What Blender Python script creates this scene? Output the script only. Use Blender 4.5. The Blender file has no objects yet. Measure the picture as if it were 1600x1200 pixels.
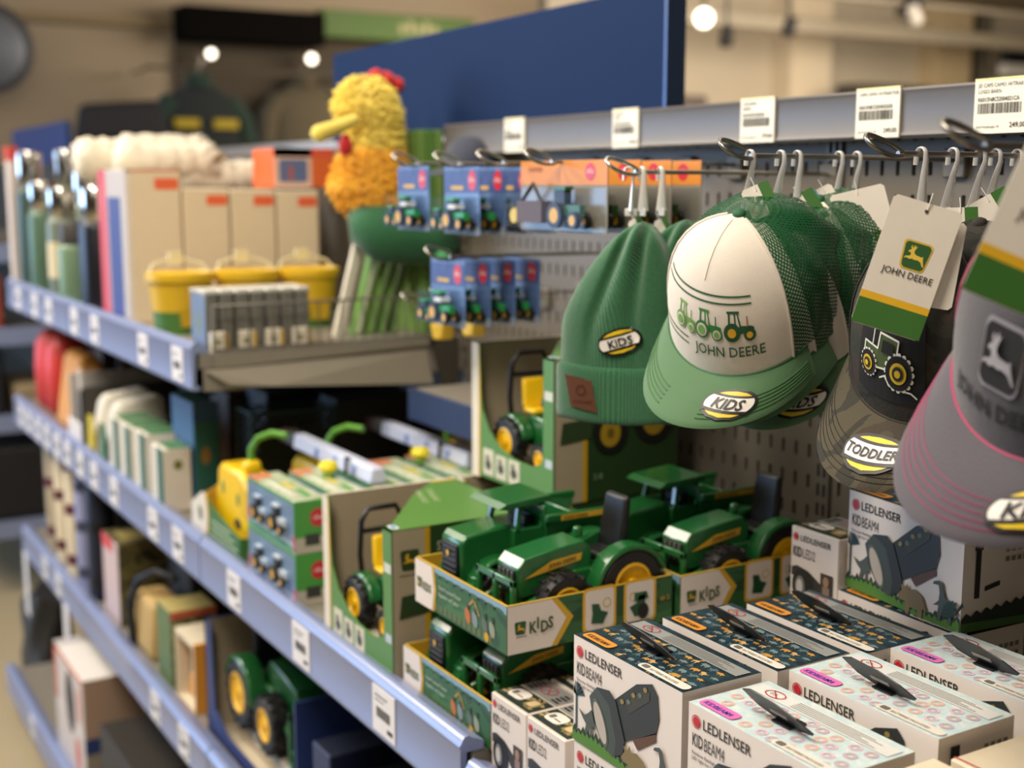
import bpy, math, random
from mathutils import Vector, Matrix

# ------------------------------------------------------------------ camera, world, lights, exposure
SC = bpy.context.scene
R = math.radians
FPX, PITCH, HEAD, CAMZ = 2000.0, math.atan(315 / 2000.0), math.atan(1210 / math.hypot(2000.0, 315)), 1.62
FH = Vector((math.sin(HEAD), math.cos(HEAD), 0))
RT = Vector((math.cos(HEAD), -math.sin(HEAD), 0))
FW = FH * math.cos(PITCH) - Vector((0, 0, 1)) * math.sin(PITCH)
UPV = FH * math.sin(PITCH) + Vector((0, 0, 1)) * math.cos(PITCH)
CAM = Vector((0, 0, CAMZ))
cd = bpy.data.cameras.new('camera')
cam = bpy.data.objects.new('camera', cd)
SC.collection.objects.link(cam)
M3 = Matrix((RT, UPV, -FW)).transposed().to_4x4()
cam.matrix_world = Matrix.Translation(CAM) @ M3
cd.sensor_width = 36
cd.lens = 45
cd.clip_start = 0.05
cd.dof.use_dof = True
cd.dof.focus_distance = 1.2
cd.dof.aperture_fstop = 3.5
cd.dof.aperture_blades = 0
SC.camera = cam

SC.view_settings.view_transform = 'Standard'
SC.view_settings.look = 'None'
SC.view_settings.gamma = 1
SC.view_settings.use_curve_mapping = False
SC.view_settings.exposure = -0.40

W = bpy.data.worlds.new('world')
SC.world = W
W.use_nodes = True
W.node_tree.nodes['Background'].inputs[0].default_value = (1.0, 0.86, 0.68, 1)
W.node_tree.nodes['Background'].inputs[1].default_value = 0.055


def area_light(name, loc, target, sx, sy, energy, col):
    l = bpy.data.lights.new(name, 'AREA')
    l.shape = 'RECTANGLE'
    l.size, l.size_y = sx, sy
    l.energy = energy
    l.color = col
    o = bpy.data.objects.new(name, l)
    SC.collection.objects.link(o)
    o.location = loc
    d = (Vector(target) - Vector(loc)).normalized()
    o.rotation_euler = d.to_track_quat('-Z', 'Y').to_euler()
    return o


WARM = (1.0, 0.90, 0.78)
area_light('ceiling_light_aisle', (-0.25, 0.7, 3.15), (0.75, 1.0, 1.2), 0.55, 0.9, 70, WARM)
area_light('ceiling_light_aisle_end', (-0.4, 3.9, 3.15), (0.6, 3.2, 1.0), 1.0, 2.0, 165, WARM)
area_light('ceiling_light_aisle_middle', (-0.5, 2.2, 3.15), (0.7, 2.0, 1.0), 0.5, 0.9, 42, WARM)
area_light('ceiling_light_behind', (-1.1, -0.6, 2.9), (0.8, 1.2, 1.2), 1.2, 1.2, 12, WARM)
area_light('ceiling_light_gondola', (1.3, 2.2, 3.2), (1.0, 2.2, 1.2), 1.2, 2.6, 30, WARM)
area_light('ceiling_light_back_hall', (6.5, 6.0, 3.1), (6.8, 8.5, 1.5), 5.0, 2.0, 480, WARM)
area_light('ceiling_light_back_corner', (0.5, 7.0, 3.1), (0.8, 8.8, 1.5), 3.0, 1.0, 32, WARM)
area_light('window_daylight', (-4.2, 7.5, 1.9), (0.6, 3.2, 1.1), 3.5, 2.2, 300, (0.42, 0.64, 1.0))


def at(u, v, x=None, y=None, z=None):
    """the point of the place seen in direction (u, v) of the 1600x1200 frame on a plane x, y or z"""
    d = FW + RT * ((u - 800) / FPX) - UPV * ((v - 600) / FPX)
    if x is not None:
        t = x / d.x
    elif y is not None:
        t = y / d.y
    else:
        t = (z - CAMZ) / d.z
    return CAM + d * t


# ------------------------------------------------------------------ materials
def lin(h):
    h = h.lstrip('#')
    out = []
    for i in (0, 2, 4):
        c = int(h[i:i + 2], 16) / 255
        out.append(c / 12.92 if c <= .04045 else ((c + .055) / 1.055) ** 2.4)
    return (*out, 1)


_mats = {}


def mat(hexc, rough=.5, metal=0.0, var=.06, scale=40, bump=0.0, bscale=200, kind='', coat=0.0):
    """procedural material: base colour with a little noise variation, optional bump"""
    key = (hexc, rough, metal, var, scale, bump, bscale, kind, coat)
    if key in _mats:
        return _mats[key]
    m = bpy.data.materials.new('paint_' + hexc.strip('#') if not kind else kind + '_' + hexc.strip('#'))
    m.use_nodes = True
    nt = m.node_tree
    b = nt.nodes['Principled BSDF']
    b.inputs['Roughness'].default_value = rough
    b.inputs['Metallic'].default_value = metal
    b.inputs['Coat Weight'].default_value = coat
    tc = nt.nodes.new('ShaderNodeTexCoord')
    nz = nt.nodes.new('ShaderNodeTexNoise')
    nz.inputs['Scale'].default_value = scale
    nz.inputs['Detail'].default_value = 3
    nt.links.new(tc.outputs['Object'], nz.inputs['Vector'])
    mx = nt.nodes.new('ShaderNodeMix')
    mx.data_type = 'RGBA'
    c = lin(hexc)
    mx.inputs[6].default_value = tuple(max(0, x * (1 - var)) for x in c[:3]) + (1,)
    mx.inputs[7].default_value = tuple(min(1, x * (1 + var)) for x in c[:3]) + (1,)
    nt.links.new(nz.outputs['Fac'], mx.inputs[0])
    nt.links.new(mx.outputs[2], b.inputs['Base Color'])
    if bump:
        bn = nt.nodes.new('ShaderNodeTexNoise')
        bn.inputs['Scale'].default_value = bscale
        bn.inputs['Detail'].default_value = 4
        nt.links.new(tc.outputs['Object'], bn.inputs['Vector'])
        bp = nt.nodes.new('ShaderNodeBump')
        bp.inputs['Strength'].default_value = bump
        bp.inputs['Distance'].default_value = .003
        nt.links.new(bn.outputs['Fac'], bp.inputs['Height'])
        nt.links.new(bp.outputs['Normal'], b.inputs['Normal'])
    if kind == 'glass':
        b.inputs['Transmission Weight'].default_value = 1
        b.inputs['IOR'].default_value = 1.15
    if kind == 'matte':
        b.inputs['Specular IOR Level'].default_value = .06
    if kind == 'clearish':
        b.inputs['Transmission Weight'].default_value = .45
        b.inputs['IOR'].default_value = 1.25
    if kind == 'fabric':
        b.inputs['Sheen Weight'].default_value = .25
        b.inputs['Sheen Roughness'].default_value = .5
    if kind == 'emit':
        b.inputs['Emission Color'].default_value = c
        b.inputs['Emission Strength'].default_value = metal
        b.inputs['Metallic'].default_value = 0
    _mats[key] = m
    return m


def plastic_film():
    """thin clear blister plastic: mostly see-through with a glossy sheen"""
    if 'film' in _mats:
        return _mats['film']
    m = bpy.data.materials.new('clear_film')
    m.use_nodes = True
    nt = m.node_tree
    out = nt.nodes['Material Output']
    tr = nt.nodes.new('ShaderNodeBsdfTransparent')
    tr.inputs[0].default_value = (.93, .94, .95, 1)
    gl = nt.nodes.new('ShaderNodeBsdfGlossy')
    gl.inputs['Roughness'].default_value = .25
    fr = nt.nodes.new('ShaderNodeFresnel')
    nz = nt.nodes.new('ShaderNodeTexNoise')
    nz.inputs['Scale'].default_value = 20
    mth = nt.nodes.new('ShaderNodeMath')
    mth.operation = 'MULTIPLY_ADD'
    mth.inputs[1].default_value = .08
    nt.links.new(fr.outputs[0], mth.inputs[0])
    m2 = nt.nodes.new('ShaderNodeMath')
    m2.operation = 'MULTIPLY'
    m2.inputs[1].default_value = .015
    nt.links.new(nz.outputs['Fac'], m2.inputs[0])
    nt.links.new(m2.outputs[0], mth.inputs[2])
    mx = nt.nodes.new('ShaderNodeMixShader')
    nt.links.new(mth.outputs[0], mx.inputs[0])
    nt.links.new(tr.outputs[0], mx.inputs[1])
    nt.links.new(gl.outputs[0], mx.inputs[2])
    nt.links.new(mx.outputs[0], out.inputs['Surface'])
    _mats['film'] = m
    return m


def ramp_mat(name, cols, scale, rough=.85, bump=.3, detail=3, distort=1.0, stretch=(1, 1, 1)):
    """patchy material: noise cut into flat colour bands (camouflage and printed patterns)"""
    if name in _mats:
        return _mats[name]
    m = bpy.data.materials.new(name)
    m.use_nodes = True
    nt = m.node_tree
    b = nt.nodes['Principled BSDF']
    b.inputs['Roughness'].default_value = rough
    tc = nt.nodes.new('ShaderNodeTexCoord')
    mp = nt.nodes.new('ShaderNodeMapping')
    mp.inputs['Scale'].default_value = stretch
    nz = nt.nodes.new('ShaderNodeTexNoise')
    nz.inputs['Scale'].default_value = scale
    nz.inputs['Detail'].default_value = detail
    nz.inputs['Distortion'].default_value = distort
    nt.links.new(tc.outputs['Object'], mp.inputs[0])
    nt.links.new(mp.outputs[0], nz.inputs['Vector'])
    rp = nt.nodes.new('ShaderNodeValToRGB')
    rp.color_ramp.interpolation = 'CONSTANT'
    el = rp.color_ramp.elements
    while len(el) < len(cols):
        el.new(.5)
    for e, (p, c) in zip(el, cols):
        e.position = p
        e.color = lin(c)
    nt.links.new(nz.outputs['Fac'], rp.inputs[0])
    nt.links.new(rp.outputs[0], b.inputs['Base Color'])
    if bump:
        wv = nt.nodes.new('ShaderNodeTexNoise')
        wv.inputs['Scale'].default_value = 500
        nt.links.new(tc.outputs['Object'], wv.inputs['Vector'])
        bp = nt.nodes.new('ShaderNodeBump')
        bp.inputs['Strength'].default_value = bump
        bp.inputs['Distance'].default_value = .001
        nt.links.new(wv.outputs['Fac'], bp.inputs['Height'])
        nt.links.new(bp.outputs[0], b.inputs['Normal'])
    _mats[name] = m
    return m


def net_mat(name, hexc, pitch, hole=.36):
    """woven net: real see-through holes cut by a rotated grid in the surface's own coordinates"""
    if name in _mats:
        return _mats[name]
    m = bpy.data.materials.new(name)
    m.use_nodes = True
    nt = m.node_tree
    b = nt.nodes['Principled BSDF']
    b.inputs['Roughness'].default_value = .4
    b.inputs['Base Color'].default_value = lin(hexc)
    uv = nt.nodes.new('ShaderNodeUVMap')
    mp = nt.nodes.new('ShaderNodeMapping')
    mp.inputs['Scale'].default_value = (1 / pitch, 1 / pitch, 1)
    mp.inputs['Rotation'].default_value = (0, 0, R(45))
    fr = nt.nodes.new('ShaderNodeVectorMath')
    fr.operation = 'FRACTION'
    sb = nt.nodes.new('ShaderNodeVectorMath')
    sb.operation = 'SUBTRACT'
    sb.inputs[1].default_value = (.5, .5, 0)
    ln = nt.nodes.new('ShaderNodeVectorMath')
    ln.operation = 'LENGTH'
    gt = nt.nodes.new('ShaderNodeMath')
    gt.operation = 'GREATER_THAN'
    gt.inputs[1].default_value = hole
    nt.links.new(uv.outputs[0], mp.inputs[0])
    nt.links.new(mp.outputs[0], fr.inputs[0])
    nt.links.new(fr.outputs[0], sb.inputs[0])
    nt.links.new(sb.outputs[0], ln.inputs[0])
    nt.links.new(ln.outputs['Value'], gt.inputs[0])
    nt.links.new(gt.outputs[0], b.inputs['Alpha'])
    _mats[name] = m
    return m


def knit_mat(name, hexc):
    if name in _mats:
        return _mats[name]
    m = bpy.data.materials.new(name)
    m.use_nodes = True
    nt = m.node_tree
    b = nt.nodes['Principled BSDF']
    b.inputs['Roughness'].default_value = .95
    b.inputs['Sheen Weight'].default_value = .4
    uv = nt.nodes.new('ShaderNodeUVMap')
    sp = nt.nodes.new('ShaderNodeSeparateXYZ')
    nt.links.new(uv.outputs[0], sp.inputs[0])

    def sine(sock, k):
        a = nt.nodes.new('ShaderNodeMath')
        a.operation = 'MULTIPLY'
        a.inputs[1].default_value = k
        s = nt.nodes.new('ShaderNodeMath')
        s.operation = 'SINE'
        nt.links.new(sock, a.inputs[0])
        nt.links.new(a.outputs[0], s.inputs[0])
        return s.outputs[0]
    su, sv = sine(sp.outputs[0], 2 * math.pi / .0032), sine(sp.outputs[1], 2 * math.pi / .0026)
    ad = nt.nodes.new('ShaderNodeMath')
    ad.operation = 'MULTIPLY_ADD'
    ad.inputs[1].default_value = .45
    nt.links.new(sv, ad.inputs[0])
    nt.links.new(su, ad.inputs[2])
    tc = nt.nodes.new('ShaderNodeTexCoord')
    nz = nt.nodes.new('ShaderNodeTexNoise')
    nz.inputs['Scale'].default_value = 900
    nt.links.new(tc.outputs['Object'], nz.inputs['Vector'])
    a2 = nt.nodes.new('ShaderNodeMath')
    a2.operation = 'MULTIPLY_ADD'
    a2.inputs[1].default_value = 2.0
    nt.links.new(nz.outputs['Fac'], a2.inputs[0])
    nt.links.new(ad.outputs[0], a2.inputs[2])
    bp = nt.nodes.new('ShaderNodeBump')
    bp.inputs['Strength'].default_value = .5
    bp.inputs['Distance'].default_value = .0011
    nt.links.new(a2.outputs[0], bp.inputs['Height'])
    nt.links.new(bp.outputs[0], b.inputs['Normal'])
    n2 = nt.nodes.new('ShaderNodeTexNoise')
    n2.inputs['Scale'].default_value = 350
    nt.links.new(tc.outputs['Object'], n2.inputs['Vector'])
    mx = nt.nodes.new('ShaderNodeMix')
    mx.data_type = 'RGBA'
    c = lin(hexc)
    mx.inputs[6].default_value = tuple(x * .72 for x in c[:3]) + (1,)
    mx.inputs[7].default_value = tuple(x * 1.3 for x in c[:3]) + (1,)
    nt.links.new(n2.outputs['Fac'], mx.inputs[0])
    nt.links.new(mx.outputs[2], b.inputs['Base Color'])
    _mats[name] = m
    return m


# ------------------------------------------------------------------ mesh builder
_txt = {}


def text_geo(s, bold=0.0):
    """flat letters of height about 1: vertices and faces of the built-in font"""
    key = (s, bold)
    if key not in _txt:
        c = bpy.data.curves.new('t', 'FONT')
        c.body = s
        c.size = 1.0
        c.resolution_u = 2
        c.offset = bold
        o = bpy.data.objects.new('t', c)
        SC.collection.objects.link(o)
        dg = bpy.context.evaluated_depsgraph_get()
        me = o.evaluated_get(dg).to_mesh()
        vs = [(v.co.x, v.co.y) for v in me.vertices]
        fs = [tuple(p.vertices) for p in me.polygons]
        o.evaluated_get(dg).to_mesh_clear()
        bpy.data.objects.remove(o)
        bpy.data.curves.remove(c)
        w = max((v[0] for v in vs), default=0)
        _txt[key] = (vs, fs, w)
    return _txt[key]


class Fr:
    """a flat printing frame: point (p right, q up) on a face, lifted a hair above it"""
    def __init__(s, o, ux, uy):
        s.o, s.ux, s.uy = Vector(o), Vector(ux).normalized(), Vector(uy).normalized()
        s.n = s.ux.cross(s.uy)

    def to3(s, p, q, k=1):
        return s.o + s.ux * p + s.uy * q + s.n * (.00035 * k)


class Surf:
    """a printing frame on a curved surface given by a function (p, q) -> point"""
    def __init__(s, fn, flip=1):
        s.fn, s.flip = fn, flip

    def to3(s, p, q, k=1):
        e = .0015
        a = s.fn(p, q)
        n = (s.fn(p + e, q) - s.fn(p - e, q)).cross(s.fn(p, q + e) - s.fn(p, q - e))
        n.normalize()
        return a + n * (.0005 * k * s.flip)


class MB:
    def __init__(s):
        s.v, s.f, s.mi, s.mats, s.uv = [], [], [], [], {}
        s.M = Matrix.Identity(4)

    def m(s, mt):
        if mt not in s.mats:
            s.mats.append(mt)
        return s.mats.index(mt)

    def add(s, vs, fs, mt, uvs=None):
        k = len(s.v)
        for i, p in enumerate(vs):
            s.v.append(s.M @ Vector(p))
            if uvs:
                s.uv[k + i] = uvs[i]
        j = s.m(mt)
        for f in fs:
            s.f.append(tuple(i + k for i in f))
            s.mi.append(j)

    def box(s, x0, x1, y0, y1, z0, z1, mt, **kw):
        """axis box; kw may give a material of its own to front(-x) back(+x) end(-y) far(+y) top bottom"""
        vs = [(x0, y0, z0), (x1, y0, z0), (x1, y1, z0), (x0, y1, z0), (x0, y0, z1), (x1, y0, z1), (x1, y1, z1), (x0, y1, z1)]
        fs = dict(bottom=(3, 2, 1, 0), top=(4, 5, 6, 7), end=(0, 1, 5, 4), back=(1, 2, 6, 5), far=(2, 3, 7, 6), front=(3, 0, 4, 7))
        k = len(s.v)
        s.v += [s.M @ Vector(p) for p in vs]
        for n, f in fs.items():
            s.f.append(tuple(i + k for i in f))
            s.mi.append(s.m(kw.get(n, mt)))

    def hexa(s, pts, mt):
        """eight corners: bottom four counter-clockwise, then top four"""
        s.add(pts, [(3, 2, 1, 0), (4, 5, 6, 7), (0, 1, 5, 4), (1, 2, 6, 5), (2, 3, 7, 6), (3, 0, 4, 7)], mt)

    def prism(s, pts, d, mt):
        """closed outline of 3D points pushed along the vector d"""
        n = len(pts)
        P = [Vector(p) for p in pts]
        nrm = Vector((0, 0, 0))
        for i in range(n):
            nrm += P[i].cross(P[(i + 1) % n])
        if nrm.dot(Vector(d)) > 0:
            P = P[::-1]
        Q = [p + Vector(d) for p in P]
        fs = [tuple(range(n)), tuple(range(2 * n - 1, n - 1, -1))]
        fs += [(i, i + n, (i + 1) % n + n, (i + 1) % n) for i in range(n)]
        s.add(P + Q, fs, mt)

    def tube(s, pts, r, mt, seg=8, closed=False, flat=1.0, cap=True, thin=1.0):
        P = [Vector(p) for p in pts]
        n = len(P)
        rs = r if isinstance(r, (list, tuple)) else [r] * n
        vs, fs = [], []
        up = None
        for i in range(n):
            a = P[(i - 1) % n] if (closed or i) else P[i]
            b = P[(i + 1) % n] if (closed or i < n - 1) else P[i]
            t = (b - a).normalized()
            if up is None:
                up = Vector((0, 0, 1)) if abs(t.z) < .9 else Vector((1, 0, 0))
            sd = t.cross(up).normalized()
            up = sd.cross(t).normalized()
            for k in range(seg):
                an = 2 * math.pi * k / seg
                vs.append(P[i] + (sd * math.cos(an) * thin + up * math.sin(an) * flat) * rs[i])
        for i in range(n if closed else n - 1):
            j = (i + 1) % n
            for k in range(seg):
                l = (k + 1) % seg
                fs.append((i * seg + k, i * seg + l, j * seg + l, j * seg + k))
        if not closed and cap:
            fs.append(tuple(range(seg))[::-1])
            fs.append(tuple((n - 1) * seg + k for k in range(seg)))
        s.add(vs, fs, mt)

    def lathe(s, prof, mt, o=(0, 0, 0), ax='z', seg=20, mfn=None, cap=True):
        """profile of (radius, height) turned about an axis through o"""
        o = Vector(o)
        vs, n = [], len(prof)
        for (r, h) in prof:
            for k in range(seg):
                a = 2 * math.pi * k / seg
                c, d = r * math.cos(a), r * math.sin(a)
                vs.append(o + (Vector((c, d, h)) if ax == 'z' else Vector((d, h, c)) if ax == 'y' else Vector((h, c, d))))
        k0 = len(s.v)
        s.v += [s.M @ p for p in vs]
        for i in range(n - 1):
            mm = mfn(i) if mfn else mt
            for k in range(seg):
                l = (k + 1) % seg
                s.f.append(tuple(k0 + q for q in (i * seg + k, i * seg + l, (i + 1) * seg + l, (i + 1) * seg + k)))
                s.mi.append(s.m(mm))
        for i, rev in ((0, True), (n - 1, False)):
            if cap and prof[i][0] > 1e-5:
                f = [k0 + i * seg + k for k in range(seg)]
                s.f.append(tuple(f[::-1] if rev else f))
                s.mi.append(s.m((mfn(min(i, n - 2)) if mfn else mt)))

    def grid(s, fn, us, vs_, mt, uvfn=None, closeu=False):
        nu, nv = len(us), len(vs_)
        V, U = [], []
        for b in vs_:
            for a in us:
                V.append(fn(a, b))
                if uvfn:
                    U.append(uvfn(a, b))
        fs = []
        for j in range(nv - 1):
            for i in range(nu if closeu else nu - 1):
                k = (i + 1) % nu
                fs.append((j * nu + i, j * nu + k, (j + 1) * nu + k, (j + 1) * nu + i))
        s.add(V, fs, mt, U if uvfn else None)

    def arch(s, cx, cz, r0, r1, y0, y1, a0, a1, mt, seg=12):
        """curved mudguard: a thick band about the axis y"""
        vs, fs = [], []
        for i in range(seg + 1):
            a = R(a0 + (a1 - a0) * i / seg)
            for (r, y) in ((r0, y0), (r1, y0), (r1, y1), (r0, y1)):
                vs.append((cx + r * math.cos(a), y, cz + r * math.sin(a)))
        for i in range(seg):
            for k in range(4):
                l = (k + 1) % 4
                fs.append((i * 4 + k, i * 4 + l, i * 4 + 4 + l, i * 4 + 4 + k))
        fs += [(3, 2, 1, 0), tuple(seg * 4 + k for k in range(4))]
        s.add(vs, fs, mt)

    # flat printing on a frame
    def poly(s, fr, pts, mt, k=1):
        s.add([fr.to3(p, q, k) for p, q in pts], [tuple(range(len(pts)))], mt)

    def rect(s, fr, p0, q0, p1, q1, mt, k=1, n=1):
        if n == 1:
            return s.poly(fr, [(p0, q0), (p1, q0), (p1, q1), (p0, q1)], mt, k)
        for i in range(n):
            a, b = p0 + (p1 - p0) * i / n, p0 + (p1 - p0) * (i + 1) / n
            s.poly(fr, [(a, q0), (b, q0), (b, q1), (a, q1)], mt, k)

    def rrect(s, fr, p0, q0, p1, q1, r, mt, k=1):
        pts = []
        for (cx, cy, a0) in ((p1 - r, q1 - r, 0), (p0 + r, q1 - r, 90), (p0 + r, q0 + r, 180), (p1 - r, q0 + r, 270)):
            for j in range(5):
                a = R(a0 + j * 22.5)
                pts.append((cx + r * math.cos(a), cy + r * math.sin(a)))
        s.poly(fr, pts, mt, k)

    def ell(s, fr, cx, cy, rx, ry, mt, k=1, n=24, rot=0):
        c, d = math.cos(R(rot)), math.sin(R(rot))
        pts = []
        for i in range(n):
            a = 2 * math.pi * i / n
            x, y = rx * math.cos(a), ry * math.sin(a)
            pts.append((cx + x * c - y * d, cy + x * d + y * c))
        s.poly(fr, pts, mt, k)

    def ring(s, fr, cx, cy, r, w, mt, k=1, n=24, ry=None):
        ry = ry or r
        vs, fs = [], []
        for i in range(n):
            a = 2 * math.pi * i / n
            for e in (0, w):
                vs.append(fr.to3(cx + (r - e) * math.cos(a), cy + (ry - e) * math.sin(a), k))
        for i in range(n):
            j = (i + 1) % n
            fs.append((2 * i, 2 * j, 2 * j + 1, 2 * i + 1))
        s.add(vs, fs, mt)

    def line(s, fr, pts, w, mt, k=1):
        for (a, b) in zip(pts, pts[1:]):
            d = Vector((b[0] - a[0], b[1] - a[1]))
            if d.length < 1e-7:
                continue
            n = Vector((-d.y, d.x)).normalized() * w / 2
            e = d.normalized() * w * .3
            s.poly(fr, [(a[0] - n.x - e.x, a[1] - n.y - e.y), (b[0] - n.x + e.x, b[1] - n.y + e.y), (b[0] + n.x + e.x, b[1] + n.y + e.y), (a[0] + n.x - e.x, a[1] + n.y - e.y)], mt, k)

    def text(s, fr, t, p, q, size, mt, k=2, bold=0.0, sx=1.0, align='l', shear=0.0, rot=0.0):
        vs, fs, w = text_geo(t, bold)
        o = {'l': 0, 'c': -w * .5, 'r': -w}[align]
        c, d = math.cos(R(rot)), math.sin(R(rot))
        out = []
        for (x, y) in vs:
            X, Y = (x + o) * size * sx + y * size * shear, y * size
            out.append(fr.to3(p + X * c - Y * d, q + X * d + Y * c, k))
        s.add(out, fs, mt)

    def build(s, name, parent=None, bevel=0.0, smooth=35, seg=2):
        me = bpy.data.meshes.new(name)
        me.from_pydata([tuple(p) for p in s.v], [], s.f)
        for mt in s.mats:
            me.materials.append(mt)
        me.polygons.foreach_set('material_index', s.mi)
        if s.uv:
            ul = me.uv_layers.new(name='UVMap')
            for lp in me.loops:
                ul.data[lp.index].uv = s.uv.get(lp.vertex_index, (0, 0))
        if smooth:
            me.polygons.foreach_set('use_smooth', [True] * len(me.polygons))
            me.set_sharp_from_angle(angle=R(smooth))
        me.update()
        o = bpy.data.objects.new(name, me)
        SC.collection.objects.link(o)
        if parent:
            o.parent = parent
        if bevel:
            b = o.modifiers.new('bevel', 'BEVEL')
            b.width = bevel
            b.segments = seg
            b.limit_method = 'ANGLE'
            b.angle_limit = R(40)
        return o


def thing(name, label, cat, loc=(0, 0, 0), rz=0.0, group=None):
    o = bpy.data.objects.new(name, None)
    SC.collection.objects.link(o)
    o.location = loc
    o.rotation_euler = (0, 0, rz)
    o.empty_display_size = .02
    o['label'], o['category'] = label, cat
    if group:
        o['group'] = group
    return o


def tag(o, label, cat, group=None):
    o['label'], o['category'] = label, cat
    if group:
        o['group'] = group
    return o


def struct(o):
    o['kind'] = 'structure'
    return o


def dup(root, loc, label, rz=None, group=None):
    def cp(o, par):
        c = o.copy()
        SC.collection.objects.link(c)
        c.parent = par
        for ch in list(o.children):
            cp(ch, c)
        return c
    r = cp(root, None)
    r.location = loc
    if rz is not None:
        r.rotation_euler = (0, 0, rz)
    r['label'] = label
    if group:
        r['group'] = group
    return r


RNG = random.Random(7)
WHITE = mat('#ddd6cc', .55)
CREAM = mat('#d8cfbe', .6)
BLACK = mat('#0d0d0e', .45)
DARK = mat('#1b1a19', .6)
INK = mat('#26251f', .6)
GREY = mat('#8a8782', .5)
JDG = mat('#1f7a34', .32, coat=.3)
JDDK = mat('#20502a', .45)
JDP = mat('#3c6b2c', .4)
JDY = mat('#f2c414', .35)
YEL = mat('#e9b820', .45)
RED = mat('#b8222f', .45)
STEEL = mat('#8b857c', .32, .9)
CHROME = mat('#d8d4cc', .15, 1.0)

# ------------------------------------------------------------------ the room
XR, XP = .661, 1.21            # front of the price rails, face of the slotted panel
ZM, ZU, ZL, ZB = .972, 1.322, .570, .14   # shelf surfaces
flo = MB()
flo.box(-6, 16, -3, 12, -.05, 0, mat('#b0a080', .35, var=.12, scale=3))
struct(flo.build('floor', smooth=0))
cei = MB()
cei.box(-6, 16, -3, 12, 3.35, 3.4, mat('#8d8069', .8))
struct(cei.build('ceiling', smooth=0))
TAN = mat('#a08e74', .8, var=.04, scale=2)
PALE = mat('#b5a78f', .8, var=.05, scale=1.5)
wb = MB()
wb.box(-6, 5.9, 9.2, 9.3, 0, 3.35, TAN)
struct(wb.build('wall_back', smooth=0))
wr = MB()
wr.box(5.9, 16, 9.2, 9.3, 0, 3.35, PALE)
struct(wr.build('wall_right', smooth=0))
wl = MB()
wl.box(-6.1, -6, -3, 12, 0, 3.35, TAN)
struct(wl.build('wall_left', smooth=0))
tr = MB()
for u, w_, m_ in ((1262, .5, mat('#cfbd9f', .8)), (1490, .55, mat('#b59f78', .8)), (1526, .28, mat('#5d5546', .7))):
    p = at(u, 100, y=9.0)
    tr.box(p.x - w_ / 2, p.x + w_ / 2, 8.95, 9.2, 0, 3.35, m_)
struct(tr.build('trim_1', smooth=0))
tr = MB()
p = at(100, 28, y=9.15)
tr.box(-6, at(275, 28, y=9.15).x, 9.12, 9.2, p.z - .03, p.z + .03, mat('#8a7755', .7))
struct(tr.build('trim_2', smooth=0))
# dark niche in the back wall behind the display jackets
a, b = at(275, 75, y=9.15), at(512, 230, y=9.15)
nb = MB()
nb.box(a.x, at(740, 80, y=9.15).x, 9.14, 9.2, 0, at(275, 10, y=9.15).z, mat('#4c4130', .85))
struct(nb.build('trim_3', smooth=0))

# ------------------------------------------------------------------ gondola: panels, posts, shelves
PEG = mat('#6c655a', .5, .1, var=.05)
PEGD = mat('#15130f', .9)


def slot_panel(name, y0, y1, z0, z1, label):
    """steel panel with rows of upright slots cut right through"""
    t = thing(name, label, 'panel', (XP, y0, z0))
    b = MB()
    py, pz, sw, sh = .025, .042, .006, .019
    ny, nz = int(round((y1 - y0) / py)), int(round((z1 - z0) / pz))
    py, pz = (y1 - y0) / ny, (z1 - z0) / nz
    for i in range(ny):
        for j in range(nz):
            a, c = i * py, j * pz
            o = [(0, a, c), (0, a + py, c), (0, a + py, c + pz), (0, a, c + pz)]
            u0, u1, w0, w1 = a + (py - sw) / 2, a + (py + sw) / 2, c + (pz - sh) / 2, c + (pz + sh) / 2
            q = [(0, u0, w0), (0, u1, w0), (0, u1, w1), (0, u0, w1)]
            d = [(.006, *p[1:]) for p in q]
            b.add(o + q + d, [(k, k + 4, (k + 1) % 4 + 4, (k + 1) % 4) for k in range(4)] + [(k + 4, k + 8, (k + 1) % 4 + 8, (k + 1) % 4 + 4) for k in range(4)], PEG)
    b.build('slotted_face', t, smooth=0)
    k = MB()
    k.box(.012, .03, 0, y1 - y0, 0, z1 - z0, PEGD)
    k.build('backing', t, smooth=0)
    return t


slot_panel('pegboard_panel', .22, 1.20, .95, 1.70, 'grey slotted steel back panel behind the hanging caps')
slot_panel('pegboard_panel', 1.232, 2.185, .95, 1.70, 'grey slotted steel back panel behind the hanging toy blister packs')
pl = MB()
pl.box(XP, XP + .03, 2.215, 3.185, .1, 1.70, mat('#5d564a', .6))
tag(pl.build('back_panel', smooth=0), 'plain grey back panel behind the beige cartons', 'panel')
pl = MB()
pl.box(XP, XP + .03, 3.215, 4.015, .1, 1.70, mat('#5d564a', .6))
tag(pl.build('back_panel', smooth=0), 'plain grey back panel behind the steel flasks', 'panel')
pl = MB()
pl.box(XP + .031, XP + .05, .22, 2.185, .1, .94, mat('#4a443b', .6))
tag(pl.build('back_panel', smooth=0), 'plain dark back panel below the slotted panels', 'panel')
for y, w_ in ((1.216, 'between the two slotted panels'), (2.2, 'at the end of the flask shelf behind the plush chicken'), (3.2, 'behind the flasks'), (4.03, 'at the far end of the flask shelf')):
    t = thing('upright_post', 'grey steel upright post ' + w_, 'post', (XP, y, 0))
    b = MB()
    b.box(-.004, .03, -.013, .013, 0.0, 1.71, mat('#6f685c', .45, .2))
    fr = Fr((-.004, .015, 0), (0, -1, 0), (0, 0, 1))
    for i in range(60):
        b.rect(fr, .007, .12 + i * .0265, .012, .137 + i * .0265, PEGD)
        b.rect(fr, .018, .12 + i * .0265, .023, .137 + i * .0265, PEGD)
    b.build('slotted_upright', t, smooth=0)

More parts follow.
